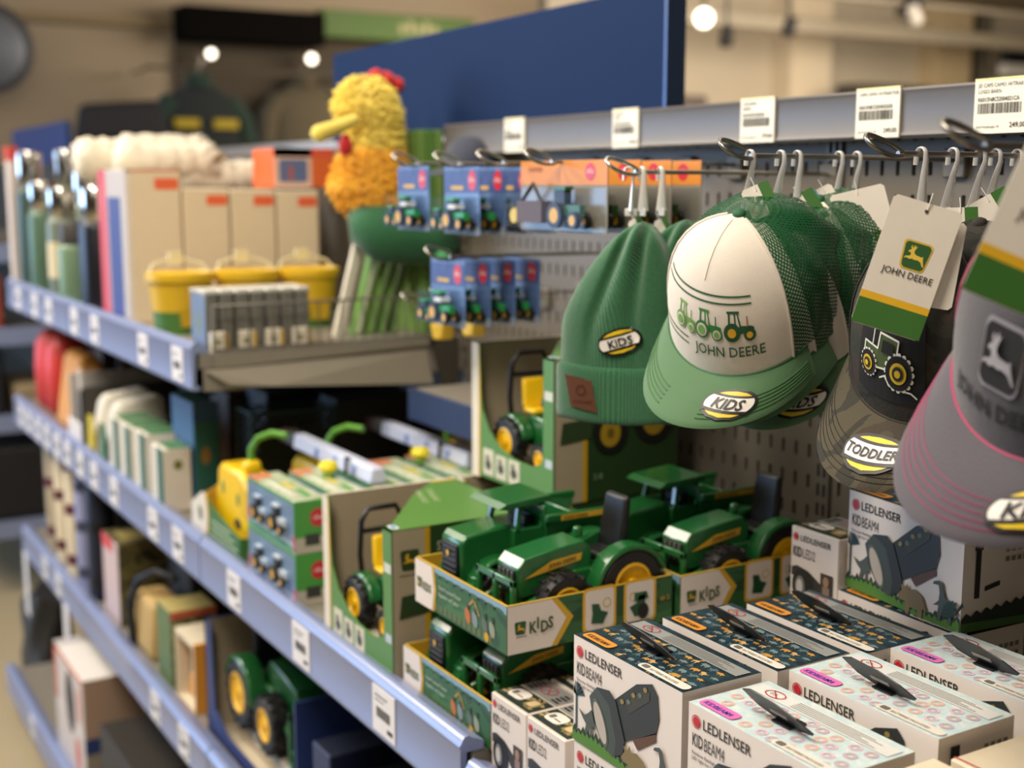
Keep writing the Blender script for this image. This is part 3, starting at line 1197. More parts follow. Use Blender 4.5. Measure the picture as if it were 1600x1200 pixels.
p = at(1449, 322, x=.86)
n = (-.62, -.78, .06)
plane_tag('swing_tag', 'white tag with green deer badge and green foot on the tractor patch cap', n, at(1452, 318, x=.868), 0, .060, .114, 'full', R(-17))
plane_tag('swing_tag', 'white card tucked behind the big deer badge tag', n, at(1478, 345, x=.885), 0, .036, .075, 'plain', R(-8))
plane_tag('swing_tag', 'white, yellow and green tag on the grey cap with pink stitching', (-.55, -.83, .1), at(1724, 196, x=.74), 0, .078, .128, 'full', R(-23))
for (u, v, x, w_, h_, kind, tl, lb) in (
        (1178, 290, .893, .030, .034, 'green', 24, 'small white and green tag at the tip of the white fronted cap'),
        (1246, 304, .962, .034, .046, 'green', 30, 'white and green tag on the second green net cap'),
        (1284, 292, 1.0, .020, .030, 'blue', 28, 'small white tag with a blue edge between the net caps'),
        (1338, 296, 1.02, .058, .070, 'deer', 14, 'large plain white tag with a small green badge behind the net caps'),
        (1500, 324, .97, .032, .036, 'green', 2, 'small white and green tag right of the big deer badge tag'),
        (1540, 306, 1.02, .040, .052, 'green', 30, 'white tag with broad green edge over the rear camouflage caps'),
        (1582, 320, 1.06, .030, .040, 'green', 6, 'white and green tag nearest the slotted panel')):
    plane_tag('swing_tag', lb, (-.6, -.8, .25), at(u, v, x=x), 0, w_, h_, kind, R(tl))

# ------------------------------------------------------------------ knitted hats
KN = knit_mat('green_knit', '#28643c')


def beanie(label, loc, yaw, sc, detail, roll=0.0):
    t = thing('knitted_hat', label, 'hat', loc, yaw, group='green knitted hats')
    t.rotation_euler = (roll, 0, yaw)
    w, h, d = .070 * sc, .232 * sc, .019

    def half(q):           # half width at height q (0 bottom .. 1 top)
        if q < .45:
            return w * (1.0 - .06 * q)
        e = (q - .45) / .55
        return w * .973 * max(.0, (1 - e ** 1.9)) ** .60 * (1 - .10 * e)

    def fn(a, q):
        hw = half(q)
        c, s_ = math.cos(a), math.sin(a)
        y = -hw * math.copysign(abs(c) ** .8, c)
        th = d * (.65 + .55 * min(1, q * 1.6)) * (1 if q < .9 else max(.05, math.sqrt(max(0, 1 - ((q - .9) / .1) ** 2))))
        x = -th * math.copysign(abs(s_) ** .7, s_)
        if s_ > 0:         # folds running up to the gathered crown
            k = max(0, (q - .28)) / .72
            x += .016 * k * math.exp(-((y + .030 * sc * (1.25 - q)) / .006) ** 2)
            x += .014 * k * math.exp(-((y - .034 * sc * (1.25 - q)) / .006) ** 2)
            x -= .008 * k * math.exp(-((y - .002) / .016) ** 2)
        return Vector((x, y - .06 * sc * max(0, q - .5), q * h))
    b = MB()
    us = [2 * math.pi * i / 96 for i in range(97)]
    vs_ = [0, .015, .05, .1, .16, .22, .28, .34, .4, .46, .52, .58, .64, .7, .75, .8, .84, .88, .91, .94, .965, .985, 1.0]
    b.grid(fn, us, vs_, KN, lambda a, q: (half(q) * (a if a < math.pi else a) * .9, q * h))
    b.build('crown', t, smooth=80)
    b = MB()
    ch = .068 * sc

    def cuff(a, q):
        zz = -.004 + q * ch
        hw, th = w * 1.055, d * 1.05
        e = min(1, q / .14, (1 - q) / .12)
        hw -= .004 * (1 - math.sqrt(max(0, 1 - (1 - e) ** 2)))
        th -= .004 * (1 - math.sqrt(max(0, 1 - (1 - e) ** 2)))
        c, s_ = math.cos(a), math.sin(a)
        return Vector((-th * math.copysign(abs(s_) ** .6, s_), -hw * math.copysign(abs(c) ** .75, c), zz + .002 * math.sin(3 * a)))
    b.grid(cuff, us, [0, .01, .04, .09, .15, .3, .45, .6, .75, .88, .94, .98, 1.0], KN, lambda a, q: (w * a, q * ch))
    b.build('folded_cuff', t, smooth=80)
    if detail:
        def onf(p, q):
            # (p right, q up) -> front face
            qq = q / h
            hw = half(qq)
            c = max(-.98, min(.98, p / hw))
            a = math.acos(math.copysign(abs(c) ** 1.25, c) * -1 * -1)
            return fn(a, qq) if q > ch else Vector((-d * 1.05 * (max(0, 1 - (abs(p) / (w * 1.055)) ** 2.6)) ** .3 - .0004, -p, q))
        sf = Surf(onf)
        b = MB()
        LE = mat('#5c3520', .5, bump=.3, bscale=400)
        pts = [(-.058, .052), (-.024, .046), (-.017, .008), (-.050, .014)]
        for i in range(5):
            for j in range(4):
                def bl(x, y):
                    a = Vector(pts[3]).lerp(Vector(pts[2]), x)
                    c = Vector(pts[0]).lerp(Vector(pts[1]), x)
                    return tuple(a.lerp(c, y))
                b.poly(sf, [bl(i / 5, j / 4), bl((i + 1) / 5, j / 4), bl((i + 1) / 5, (j + 1) / 4), bl(i / 5, (j + 1) / 4)], LE, 3)
        b.ring(sf, -.037, .034, .006, .001, mat('#3d150d', .5), 5, n=12)
        b.text(sf, 'JOHN DEERE', -.035, .019, .004, mat('#3d150d', .5), k=5, align='c')
        b.build('leather_patch', t, smooth=0)
        b = MB()
        sfr = Fr((-.0265, 0, 0), (0, -1, 0), (0, 0, 1))
        oval_sticker(b, Surf(lambda p, q: onf(p, q) + Vector((-.0012, 0, 0))), .010, .094, .0275, .0160, 'KIDS', 17, .0135)
        b.build('size_sticker', t, smooth=0)
    return t


pb_ = at(962, 668, x=.875)
beanie('green knitted hat with brown leather patch and oval sticker, front of its hook', (pb_.x, pb_.y, pb_.z + .012), R(38), 1.0, True)
beanie('green knitted hat in the middle of three, half hidden by the white cap', (pb_.x + .052, pb_.y - .016, pb_.z + .018), R(36), .985, False)
beanie('rear green knitted hat, only its crown showing', (pb_.x + .096, pb_.y - .020, pb_.z + .022), R(34), .98, False)
for (u, v, x, lb) in ((990, 342, .905, 'narrow grey tag sticking out of the front knitted hat'), (1030, 342, .95, 'narrow grey tag sticking out of the middle knitted hat')):
    plane_tag('swing_tag', lb, (-.8, -.6, .1), at(u, v, x=x), 0, .018, .046, 'green', R(28))

# ------------------------------------------------------------------ torch boxes
BOXW = mat('#ddd2c8', .5, var=.03)
TEAL = ramp_mat('dino_print', [(0, '#12242c'), (.47, '#182f38'), (.56, '#1d3a44')], 60, .45, 0)
RAINB = ramp_mat('rainbow_print', [(0, '#b8ced0'), (.46, '#c3d3d2'), (.6, '#cfd9d6')], 90, .45, 0)
BEAST = [(-.5, .05), (-.38, .22), (-.2, .20), (-.1, .30), (.12, .28), (.28, .12), (.5, .16), (.34, .02), (.24, -.04), (.26, -.24), (.18, -.24), (.13, -.08), (-.05, -.08), (-.09, -.26), (-.17, -.26), (-.16, -.05), (-.32, -.02)]
LONGN = [(-.12, .5), (-.3, .44), (-.34, .36), (-.14, .38), (-.1, .2), (-.12, 0), (-.3, -.16), (-.12, -.12), (-.16, -.5), (-.04, -.5), (.02, -.2), (.16, -.14), (.22, -.5), (.32, -.5), (.32, -.1), (.6, -.28), (.34, .06), (.1, .12), (.02, .3), (-.02, .46)]
REX = [(-.5, .12), (-.42, .22), (-.36, .34), (-.26, .30), (-.12, .36), (.02, .22), (.2, .1), (.5, .2), (.3, -.02), (.14, -.14), (.2, -.4), (.06, -.4), (.02, -.2), (-.08, -.22), (-.06, -.4), (-.18, -.4), (-.18, -.1), (-.34, -.16), (-.26, .02), (-.46, .02)]
HORN = [(-.5, .0), (-.36, .12), (-.42, .3), (-.26, .2), (-.18, .34), (-.12, .2), (.08, .26), (.32, .16), (.5, -.2), (.36, -.14), (.34, -.4), (.22, -.4), (.18, -.22), (-.06, -.22), (-.1, -.4), (-.22, -.4), (-.24, -.12), (-.42, -.12)]


def place(pts, cx, cy, s_, fl=1):
    return [(cx + fl * x * s_, cy + y * s_) for x, y in pts]


def torch_art(b, fr, w, h):
    """the torch drawn on the carton: head, lens, body and battery door"""
    sc = h / .115
    ca, sa = math.cos(R(24)) * 1.12, math.sin(R(24)) * 1.12
    P = lambda pts: [((.089 + x * ca - y * sa) * sc, (.057 + x * sa + y * ca) * sc) for x, y in pts]
    G1, G2, G3 = mat('#3e4742', .5), mat('#2c302f', .5), mat('#565f58', .5)
    b.poly(fr, P([(-.012, .014), (.034, .026), (.058, .024), (.062, .014), (.056, -.006), (.046, -.018), (-.012, -.022)]), G2, 3)
    b.poly(fr, P([(.010, .010), (.036, .019), (.052, .018), (.048, .010), (.014, .002)]), mat('#3a3a30', .5), 4)
    for i, (x, y) in enumerate(((.006, .013), (.016, .012), (.026, .017), (.036, .016), (.046, .02))):
        b.ell(fr, *P([(x, y)])[0], .0035 * sc, .0028 * sc, mat(('#8a7840', '#5f6a5c')[i % 2], .5), 5, n=7, rot=20)
    b.poly(fr, P([(.008, -.021), (.012, -.030), (.044, -.024), (.046, -.017)]), mat('#5a3c2c', .5), 3)
    b.poly(fr, P([(-.046, .022), (-.030, .029), (-.010, .024), (-.004, .014), (-.004, -.022), (-.012, -.033), (-.030, -.034), (-.043, -.022), (-.048, 0)]), G1, 5)
    b.poly(fr, P([(-.030, .029), (-.010, .024), (-.004, .014), (-.004, -.022), (-.012, -.033), (-.026, -.033), (-.018, -.02), (-.016, .012)]), G2, 6)
    b.ell(fr, *P([(-.037, -.003)])[0], .0095 * sc, .0250 * sc, G3, 6, rot=26)
    b.ell(fr, *P([(-.037, -.003)])[0], .0078 * sc, .0218 * sc, mat('#b3a79a', .35), 7, rot=26)


def torch_box(name, label, loc, var, group, sx=1.0, tab=True, rz=0.0):
    d, w, h = .093, .174, .110
    t = thing(name, label, 'box', loc, rz, group)
    top = TEAL if var == 'dino' else RAINB
    b = MB()
    b.box(0, d, 0, w, 0, h, BOXW, top=top, back=top)
    fr = Fr((0, w, 0), (0, -1, 0), (0, 0, 1))
    ink2 = mat('#4a4640', .6)
    b.ring(fr, .0115, h - .0145, .0062, .0009, RED, 2)
    b.ell(fr, .0115, h - .0145, .0045, .0045, RED, 2)
    b.text(fr, 'LEDLENSER', .020, h - .0185, .0135, mat('#37342f', .6), bold=.012, sx=.92)
    b.text(fr, 'KID', .006, h - .0375, .0170, mat('#37342f', .6), bold=.010, sx=.54)
    b.text(fr, 'BEAM4', .0222, h - .0375, .0170, ink2, sx=.54)
    b.text(fr, 'Rainbow flashlight' if var != 'dino' else 'Dinosaur flashlight', .006, h - .0455, .0046, ink2)
    b.text(fr, 'LED light for kids', .006, h - .0505, .0046, ink2)
    torch_art(b, fr, w, h)
    if var == 'dino':
        GR = mat('#4d7a2c', .6)
        n = 46
        rg = random.Random(3)
        base = lambda p: .013 + .004 * math.sin(p * 40)
        pts = [(0, 0), (w, 0)]
        for i in range(n, -1, -1):
            p = w * i / n
            pts.append((p, base(p) + (.006 * rg.random() if i % 2 else -.002)))
        b.poly(fr, pts, mat('#24382c', .6), 3)
        pts = [(0, 0), (w, 0)]
        for i in range(n, -1, -1):
            p = w * i / n
            pts.append((p, base(p) - .003 + (.003 * rg.random() if i % 2 else -.003)))
        b.poly(fr, pts, GR, 4)
        for i in range(9):                       # palm at the left edge
            a = R(20 + i * 18)
            b.poly(fr, [(.006, .048), (.006 + .013 * math.cos(a + .2), .048 + .016 * math.sin(a + .2)), (.006 + .016 * math.cos(a), .048 + .013 * math.sin(a))] if math.cos(a) > -.25 else [(.006, .048), (.002, .060), (.001, .050)], mat('#1e3b40', .6), 2)
        b.rect(fr, .0045, .014, .0075, .05, mat('#33505a', .6), 2)
        b.poly(fr, place(REX, .030, .030, .036, -1), mat('#4b524c', .6), 5)
        b.poly(fr, place(HORN, .107, .016, .044), mat('#7d6c48', .6), 6)
        b.poly(fr, place(LONGN, .150, .026, .042), mat('#46504c', .6), 6)
        for i in range(11):
            a = R(i * 18)
            b.poly(fr, [(.166, .014), (.166 + .016 * math.cos(a), .014 + .018 * math.sin(a)), (.166 + .015 * math.cos(a + .25), .014 + .017 * math.sin(a + .25))] if .166 + .016 * math.cos(a) < w else [(.166, .014), (.18, .03), (.178, .034)], mat('#1f3b36', .6), 7)
    else:
        for i, c in enumerate(('#d99aa6', '#e0c08a', '#a8c6a0', '#9fb6cf')):
            b.ring(fr, .150, .016, .020 - i * .0032, .003, mat(c, .6), 3)
        b.rect(fr, 0, 0, w, .012, mat('#c6d6cf', .6), 4)
    # right hand end
    fe = Fr((0, 0, 0), (1, 0, 0), (0, 0, 1))
    b.rect(fe, .016, .034, .023, .086, DARK, 2)
    b.rect(fe, .014, .084, .025, .1, DARK, 3)
    b.poly(fe, [(.03, .04), (.05, .044), (.05, .049), (.03, .045)], DARK, 2)
    for i in range(4):
        for j in range(3):
            b.rect(fe, .056 + i * .008, .088 - j * .010, .061 + i * .008, .093 - j * .010, mat('#7a7468', .6), 2)
    if var == 'dino':
        pts = [(0, 0), (d, 0)] + [(d * i / 14, .014 + .005 * (i % 2) + .012 * (i / 14)) for i in range(14, -1, -1)]
        b.poly(fe, pts, mat('#1d2a20', .6), 3)
        b.poly(fe, [(0, 0), (d, 0), (d, .008), (0, .010)], mat('#3f6a2a', .6), 4)
    # the printed lid, read from the aisle
    ft = Fr((0, w, h), (0, -1, 0), (1, 0, 0))
    rg = random.Random(11)
    sil = [BEAST, REX, HORN, LONGN]
    if var == 'dino':
        cols = [mat('#b8893c', .5), mat('#c4a06a', .5), mat('#6d7f80', .5), mat('#54686c', .5)]
        for i in range(13 * 5):
            p, q = .010 + (w - .020) * (i % 13 + .5 * (i // 13 % 2)) / 12.5 + rg.uniform(-.002, .002), .008 + (d * .62) * (i // 13) / 4.6 + rg.uniform(-.002, .002)
            if (p < .060 and q < .025) or p > w - .008:
                continue
            b.poly(ft, place(sil[(i * 7 + i // 13) % 4], p, q, rg.uniform(.0095, .0145), (1, -1)[i % 2]), cols[(i * 5 + i // 13) % 4], 1)
        bd, bt = mat('#cf8a34', .5), mat('#5a3c18', .6)
    else:
        cols = [mat('#d6b29a', .5), mat('#d9b9c0', .5), mat('#b9a8b8', .5)]
        for i in range(9 * 4):
            p, q = .012 + (w - .024) * (i % 9 + .5 * (i // 9 % 2)) / 8.6 + rg.uniform(-.002, .002), .010 + (d * .60) * (i // 9) / 3.5 + rg.uniform(-.002, .002)
            if (p < .062 and q < .026) or p > w - .010:
                continue
            b.ring(ft, p, q, .0062, .0022, cols[i % 3], 1, n=14)
            b.ring(ft, p, q, .0036, .0012, cols[(i + 1) % 3], 1, n=12)
        bd, bt = mat('#d96fae', .45), mat('#3a3aa0', .5)
    b.rrect(ft, .006, .004, .052, .0185, .005, bd, 3)
    b.text(ft, 'KIDBEAM4', .010, .0075, .0085, bt, k=4, sx=.9, bold=.01)
    b.rrect(ft, .100, .003, .172, .0145, .005, mat('#d9d3c6', .5), 3)
    b.rrect(ft, .104, .0055, .113, .012, .002, mat('#6a665c', .5), 4)
    b.text(ft, 'BATTERIES INCLUDED', .116, .0062, .0052, mat('#5a564c', .6), k=4, sx=.8)
    strip = mat('#8d8f8c', .5) if var == 'dino' else mat('#d4d4cf', .5)
    b.rect(ft, .005, d * .70, w - .004, d * .90, strip, 2)
    for i in range(5):
        b.rect(ft, .055, d * (.73 + i * .032), w - .02 - .01 * (i % 3), d * (.738 + i * .032), mat('#55534e', .6), 3)
    b.ring(ft, .030, d * .80, .0115, .0012, mat('#b8393d', .5), 4, ry=.0075)
    b.line(ft, [(.023, d * .86), (.037, d * .74)], .0013, mat('#b8393d', .5), 4)
    b.text(ft, '0-3', .0245, d * .775, .0055, INK, k=4)
    b.build('carton', t, bevel=.0012, smooth=0, seg=1)
    if tab:
        b = MB()
        p0, q0 = .078, d * .42
        o = Vector((q0, w - p0, h + .002))
        ax = Vector((-.06, -1, 0)).normalized()
        up = Vector((-.62, .0, .78)).normalized()
        pts = [(-.040, .022), (-.030, .006), (-.012, -.001), (.022, -.001), (.040, .004), (.044, .008), (.030, .020), (.010, .028), (-.024, .030)]
        b.prism([o + ax * a + up * c for a, c in pts], up.cross(ax) * .0011, BLACK)
        b.prism([o + ax * a + up * c for a, c in ((-.008, .010), (.014, .010), (.014, .014), (-.008, .014))], up.cross(ax) * -.0008, mat('#8f8a80', .4))
        b.build('hang_tab', t, smooth=0)
        b = MB()
        b.box(q0 - .006, q0 + .014, w - p0 - .014, w - p0 + .008, h + .0008, h + .0022, mat('#141414', .4))
        b.build('tab_foot', t, smooth=0)
    return t


GD, GP = 'dinosaur torch boxes', 'rainbow torch boxes'
ZT = 1.061
b1 = torch_box('torch_box', 'dark topped torch box nearest the aisle with its torch picture in full view', (.686, .852, ZT), 'dino', GD)
dup(b1, (.793, .846, ZT), 'dark topped torch box in the middle of the row of three', group=GD)
b3 = dup(b1, (.899, .836, ZT), 'dark topped torch box at the back of the row of three', group=GD)
k1 = dup(b1, (1.016, .825, ZT + .112), 'torch box standing above the others by the slotted panel, under the camouflage cap', rz=R(-6), group=GD)
dup(b1, (1.012, .820, ZT), 'torch box carrying the upright one by the slotted panel', rz=R(-2), group=GD)
for c in list(k1.children):
    if not c.name.startswith('carton'):
        bpy.data.objects.remove(c)
p1 = torch_box('torch_box', 'pale rainbow torch box nearest the aisle', (.688, .671, ZT - .006), 'rain', GP)
dup(p1, (.800, .664, ZT + .003), 'pale rainbow torch box in the middle, in front of a dark topped one', group=GP)
dup(p1, (.924, .656, ZT + .003), 'pale rainbow torch box furthest from the aisle', group=GP)
for (r0, x, y, lb, g) in ((b1, .686, .850, 'torch box under the dark topped one nearest the aisle', GD), (b1, .793, .846, 'torch box under the middle dark topped one', GD), (b1, .899, .836, 'torch box under the rear dark topped one', GD), (b1, 1.012, .820, 'lowest torch box by the slotted panel', GD),
                          (p1, .688, .671, 'torch box under the pale rainbow one nearest the aisle', GP), (p1, .800, .664, 'torch box under the middle pale rainbow one', GP), (p1, .924, .656, 'torch box under the pale rainbow one furthest back', GP)):
    c = dup(r0, (x, y, ZM - .0215), lb, group=g)
    for q in list(c.children):
        if not q.name.startswith('carton'):
            bpy.data.objects.remove(q)
for (x0, x1, y1, lb) in ((.690, .790, .660, 'plain cream carton against the end of the pale rainbow box nearest the aisle'), (.800, .905, .652, 'plain cream carton with a thin red line and grey stripes, at the bottom right'), (.915, 1.03, .644, 'plain cream carton furthest back at the bottom right')):
    b = MB()
    b.box(0, x1 - x0, 0, .19, 0, .212, mat('#d9cbb0', .6), end=CREAM)
    fr = Fr((0, .19, .212), (0, -1, 0), (1, 0, 0))
    if x0 == .8:
        b.rect(fr, .045, .040, .12, .050, mat('#a59a84', .6))
        b.rect(fr, .060, .058, .14, .064, mat('#b3a890', .6))
        b.rect(fr, 0, .004, .18, .006, RED)
    o = tag(b.build('carton', bevel=.0015, seg=1), lb, 'box', 'plain cream cartons')
    o.location = (x0, y1 - .19, ZM - .0215)


def headlamp_box(label, loc, sides=('lamp',)):
    d, w, h = .075, .076, .094
    t = thing('headlamp_box', label, 'box', loc, 0, 'small headlamp boxes')
    b = MB()
    b.box(0, d, 0, w, 0, h, BOXW, top=mat('#cfc6b6', .5))
    fr = Fr((0, w, 0), (0, -1, 0), (0, 0, 1))
    b.ring(fr, .008, h - .011, .0048, .0007, RED, 2)
    b.ell(fr, .008, h - .011, .0034, .0034, RED, 2)
    b.text(fr, 'LEDLENSER', .0155, h - .0145, .0098, mat('#37342f', .6), bold=.012, sx=.98)
    b.text(fr, 'KID', .004, h - .034, .0165, mat('#37342f', .6), bold=.022, sx=.55)
    b.text(fr, 'LED2', .020, h - .034, .0165, mat('#6a6258', .6), sx=.55)
    # headlamp picture with a dark strap, and a small inset photograph
    b.poly(fr, [(.003, .046), (.012, .049), (.03, .046), (.05, .036), (.06, .022), (.062, .012), (.052, .012), (.04, .026), (.022, .036), (.003, .036)], mat('#35322f', .5), 2)
    b.ell(fr, .022, .026, .017, .021, mat('#262625', .45), 3)
    b.ell(fr, .018, .025, .008, .013, mat('#7b7a78', .3), 4)
    b.ell(fr, .0175, .025, .005, .009, mat('#c8c6c0', .3), 5)
    b.rect(fr, .050, .022, .069, .05, mat('#40362e', .5), 3)
    b.ell(fr, .059, .041, .0045, .006, mat('#9c7c64', .5), 4)
    b.rect(fr, .054, .024, .065, .035, mat('#8a7466', .5), 4)
    ft = Fr((0, w, h), (0, -1, 0), (1, 0, 0))
    b.rect(ft, .002, .040, .074, .073, mat('#8b8b86', .5), 1)
    b.ring(ft, .034, .057, .014, .0013, mat('#b8393d', .5), 3, ry=.0095)
    b.line(ft, [(.026, .064), (.042, .05)], .0013, mat('#b8393d', .5), 3)
    b.line(ft, [(.027, .051), (.041, .063)], .0008, mat('#8a3336', .5), 3)
    for i in range(4):
        b.rect(ft, .005, .044 + i * .006, .017, .047 + i * .006, INK, 3)
        b.rect(ft, .056, .044 + i * .006, .070 - .003 * (i % 2), .047 + i * .006, INK, 3)
    b.rect(ft, .002, .004, .074, .038, mat('#23302c', .5), 1)
    rg = random.Random(5)
    for i in range(12):
        b.poly(ft, place(BEAST, rg.uniform(.006, .07), rg.uniform(.008, .035), .012), mat('#a08e5c', .5), 2)
    b.rrect(ft, .010, .012, .040, .034, .008, mat('#ddd6ca', .5), 3)
    b.rrect(ft, .014, .018, .021, .027, .002, mat('#6a665c', .5), 4)
    b.rect(ft, .024, .019, .036, .021, mat('#6a665c', .5), 4)
    b.rect(ft, .048, .012, .066, .03, mat('#8c7a50', .5), 3)
    b.rrect(ft, .051, .014, .063, .028, .003, mat('#c2ae80', .5), 4)
    b.build('carton', t, bevel=.001, smooth=0, seg=1)
    return t


h1 = headlamp_box('small headlamp box at the left end of its row, beside the lower tractor tray', (.694, 1.131, ZM - .0215))
dup(h1, (.694, 1.053, ZM - .0215), 'small headlamp box touching the dark topped torch box nearest the aisle')
dup(h1, (.772, 1.128, ZM - .0215), 'small headlamp box in the second row under the upper tractor tray')
dup(h1, (.772, 1.050, ZM - .0215), 'small headlamp box in the second row behind the torch box')
pk = at(1245, 850, x=1.05)
kb = dup(h1, (1.024, 1.001, 1.131), 'small headlamp box standing between the rear tractor tray and the upright torch box')
rs = MB()
rs.box(0, .075, 0, .076, 0, 1.131 - (ZM - .0215), BOXW)
o = tag(rs.build('carton', bevel=.001), 'white carton under the small headlamp box by the slotted panel', 'box')
o.location = (1.024, 1.001, ZM - .0215)

# ------------------------------------------------------------------ toy vehicles
JDB = mat('#1a5d2b', .28, var=.03, coat=.4)
JDBK = mat('#133f1f', .3, var=.03)
TYRE = mat('#141414', .5, bump=.2)
RIM = mat('#e8b317', .35)
STK = mat('#d8a62c', .4)


def wheel(par, cx, cy, cz, r, w_, side):
    b = MB()
    b.lathe([(r * .55, -w_ / 2), (r * .9, -w_ / 2), (r, -w_ * .3), (r, w_ * .3), (r * .9, w_ / 2), (r * .55, w_ / 2)], TYRE, ax='y', seg=28, cap=False)
    for i in range(16):
        a = 2 * math.pi * i / 16
        for s_ in (-1, 1):
            M0 = b.M
            b.M = Matrix.Rotation(a + s_ * .09, 4, 'Y')
            b.box(r * .93, r * 1.05, min(0, s_ * w_ * .48), max(0, s_ * w_ * .48), -r * .055, r * .055, TYRE)
            b.M = M0
    o = b.build('wheel', par, smooth=30)
    o.location = (cx, cy, cz)
    b = MB()
    b.lathe([(r * .60, -w_ * .42 * 1), (r * .60, -w_ * .50), (r * .52, -w_ * .52), (r * .46, -w_ * .3), (r * .2, -w_ * .3), (r * .16, -w_ * .5), (0, -w_ * .5)] if side < 0 else
            [(0, w_ * .5), (r * .16, w_ * .5), (r * .2, w_ * .3), (r * .46, w_ * .3), (r * .52, w_ * .52), (r * .60, w_ * .50), (r * .60, w_ * .42)], RIM, ax='y', seg=20)
    b.build('wheel_rim', o, smooth=40)
    return o


def deere_strip(b, y, pts, tx, tz, size, sgn=-1):
    fr = Fr((0, y, 0), (1, 0, 0), (0, 0, 1))
    b.poly(fr, pts, STK, 1)
    b.text(fr, 'JOHN DEERE', tx, tz, size, mat('#26301a', .5), k=2, bold=.012, shear=.1, rot=7)


def dump_truck(label, loc, rz=0.0):
    t = thing('toy_dump_truck', label, 'toy truck', loc, rz, 'green toy dump trucks')
    # hood and chassis
    b = MB()
    b.prism([(0.006, -.026, .040), (.004, -.026, .090), (.012, -.026, .098), (.060, -.026, .104), (.075, -.026, .104), (.075, -.026, .040)], (0, .052, 0), JDB)
    b.box(.03, .215, -.022, .022, .026, .046, JDBK)
    for s_ in (-1, 1):
        y0, y1 = (.020, .047) if s_ > 0 else (-.047, -.020)
        b.arch(.050, .030, .034, .041, y0, y1, 5, 172, JDB)
        b.box(.012, .020, min(s_ * .02, s_ * .046), max(s_ * .02, s_ * .046), .038, .052, JDB)
        b.box(.086, .120, min(s_ * .02, s_ * .044), max(s_ * .02, s_ * .044), .034, .050, JDB)
    b.build('chassis', t, bevel=.0035)
    b = MB()
    fg = Fr((.0035, .02, 0), (0, -1, 0), (0, 0, 1))
    b.box(.0015, .006, -.019, .019, .046, .086, BLACK)
    for i in range(5):
        b.box(.0005, .003, -.016, .016, .050 + i * .007, .053 + i * .007, DARK)
    b.ell(Fr((.0, .02, 0), (0, -1, 0), (0, 0, 1)), .02, .074, .003, .004, STK, 3)
    b.build('grille', t, bevel=.001)
    b = MB()
    b.prism([(.0, -.043, .024), (-.005, -.034, .024), (-.005, .034, .024), (0, .043, .024), (.012, .043, .024), (.012, -.043, .024)], (0, 0, .014), BLACK)
    b.build('bumper', t, bevel=.003)
    # cab
    b = MB()
    for (x0, x1, xs) in ((.074, .080, -.012), (.110, .118, 0)):
        for s_ in (-1, 1):
            yb = s_ * .033
            b.hexa([(x0, yb - .004, .098), (x1, yb - .004, .098), (x1, yb + .004, .098), (x0, yb + .004, .098), (x0 + .006, yb * .9 - .004, .128), (x1 + .006 if xs else x1, yb * .9 - .004, .128), (x1 + .006 if xs else x1, yb * .9 + .004, .128), (x0 + .006, yb * .9 + .004, .128)], JDB)
    b.box(.072, .120, -.036, .036, .074, .099, JDB)
    b.prism([(.052, -.034, .127), (.060, -.038, .134), (.122, -.040, .139), (.124, -.040, .131), (.062, -.038, .126)], (0, .076, 0), JDB)
    b.build('cab', t, bevel=.003)
    b = MB()
    b.box(.096, .108, -.022, .022, .0985, .112, BLACK)
    b.build('driver_seat', t, bevel=.002)
    # dump body with flared sides
    b = MB()
    T_, zb, zt = .003, .066, .112
    x0, x1, fx = .122, .196, .212
    for s_ in (-1, 1):
        q = [(x0, s_ * .040, zb), (x1, s_ * .040, zb + .012), (fx, s_ * .047, zt - .006), (x0 - .01, s_ * .047, zt + .004)]
        b.prism(q, (0, -s_ * .004, 0), JDB)
        b.box(x0 - .012, fx + .002, s_ * .0475 - .004, s_ * .0475 + .004, zt - .006, zt + .004, JDB)
    b.prism([(x0, -.04, zb), (x0, .04, zb), (x0 - .010, .047, zt + .016), (x0 - .010, -.047, zt + .016)], (-.004, 0, 0), JDB)
    b.hexa([(x0, -.04, zb - .003), (x1, -.04, zb + .008), (x1, .04, zb + .008), (x0, .04, zb - .003), (x0, -.04, zb + .003), (fx, -.046, zt - .02), (fx, .046, zt - .02), (x0, .04, zb + .003)], JDB)
    b.box(x0 + .03, x0 + .034, -.045, .045, zb + .01, zt + .002, JDB)
    bd = b.build('dump_bed', t, bevel=.002)
    b = MB()
    fr = Fr((0, -.0515, 0), (1, 0, 0), (0, 0, 1))
    b.poly(fr, [(.130, .1075), (.215, .1075), (.219, .1145), (.130, .1145)], STK, 1)
    b.text(fr, 'JOHN DEERE', .134, .1088, .0052, mat('#26301a', .5), k=2, bold=.01, sx=1.2)
    b.build('side_strip', bd, smooth=0)
    for cx, r in ((.050, .030), (.168, .032)):
        for s_ in (-1, 1):
            wheel(t, cx, s_ * .036, r, r, .022, s_)
    return t


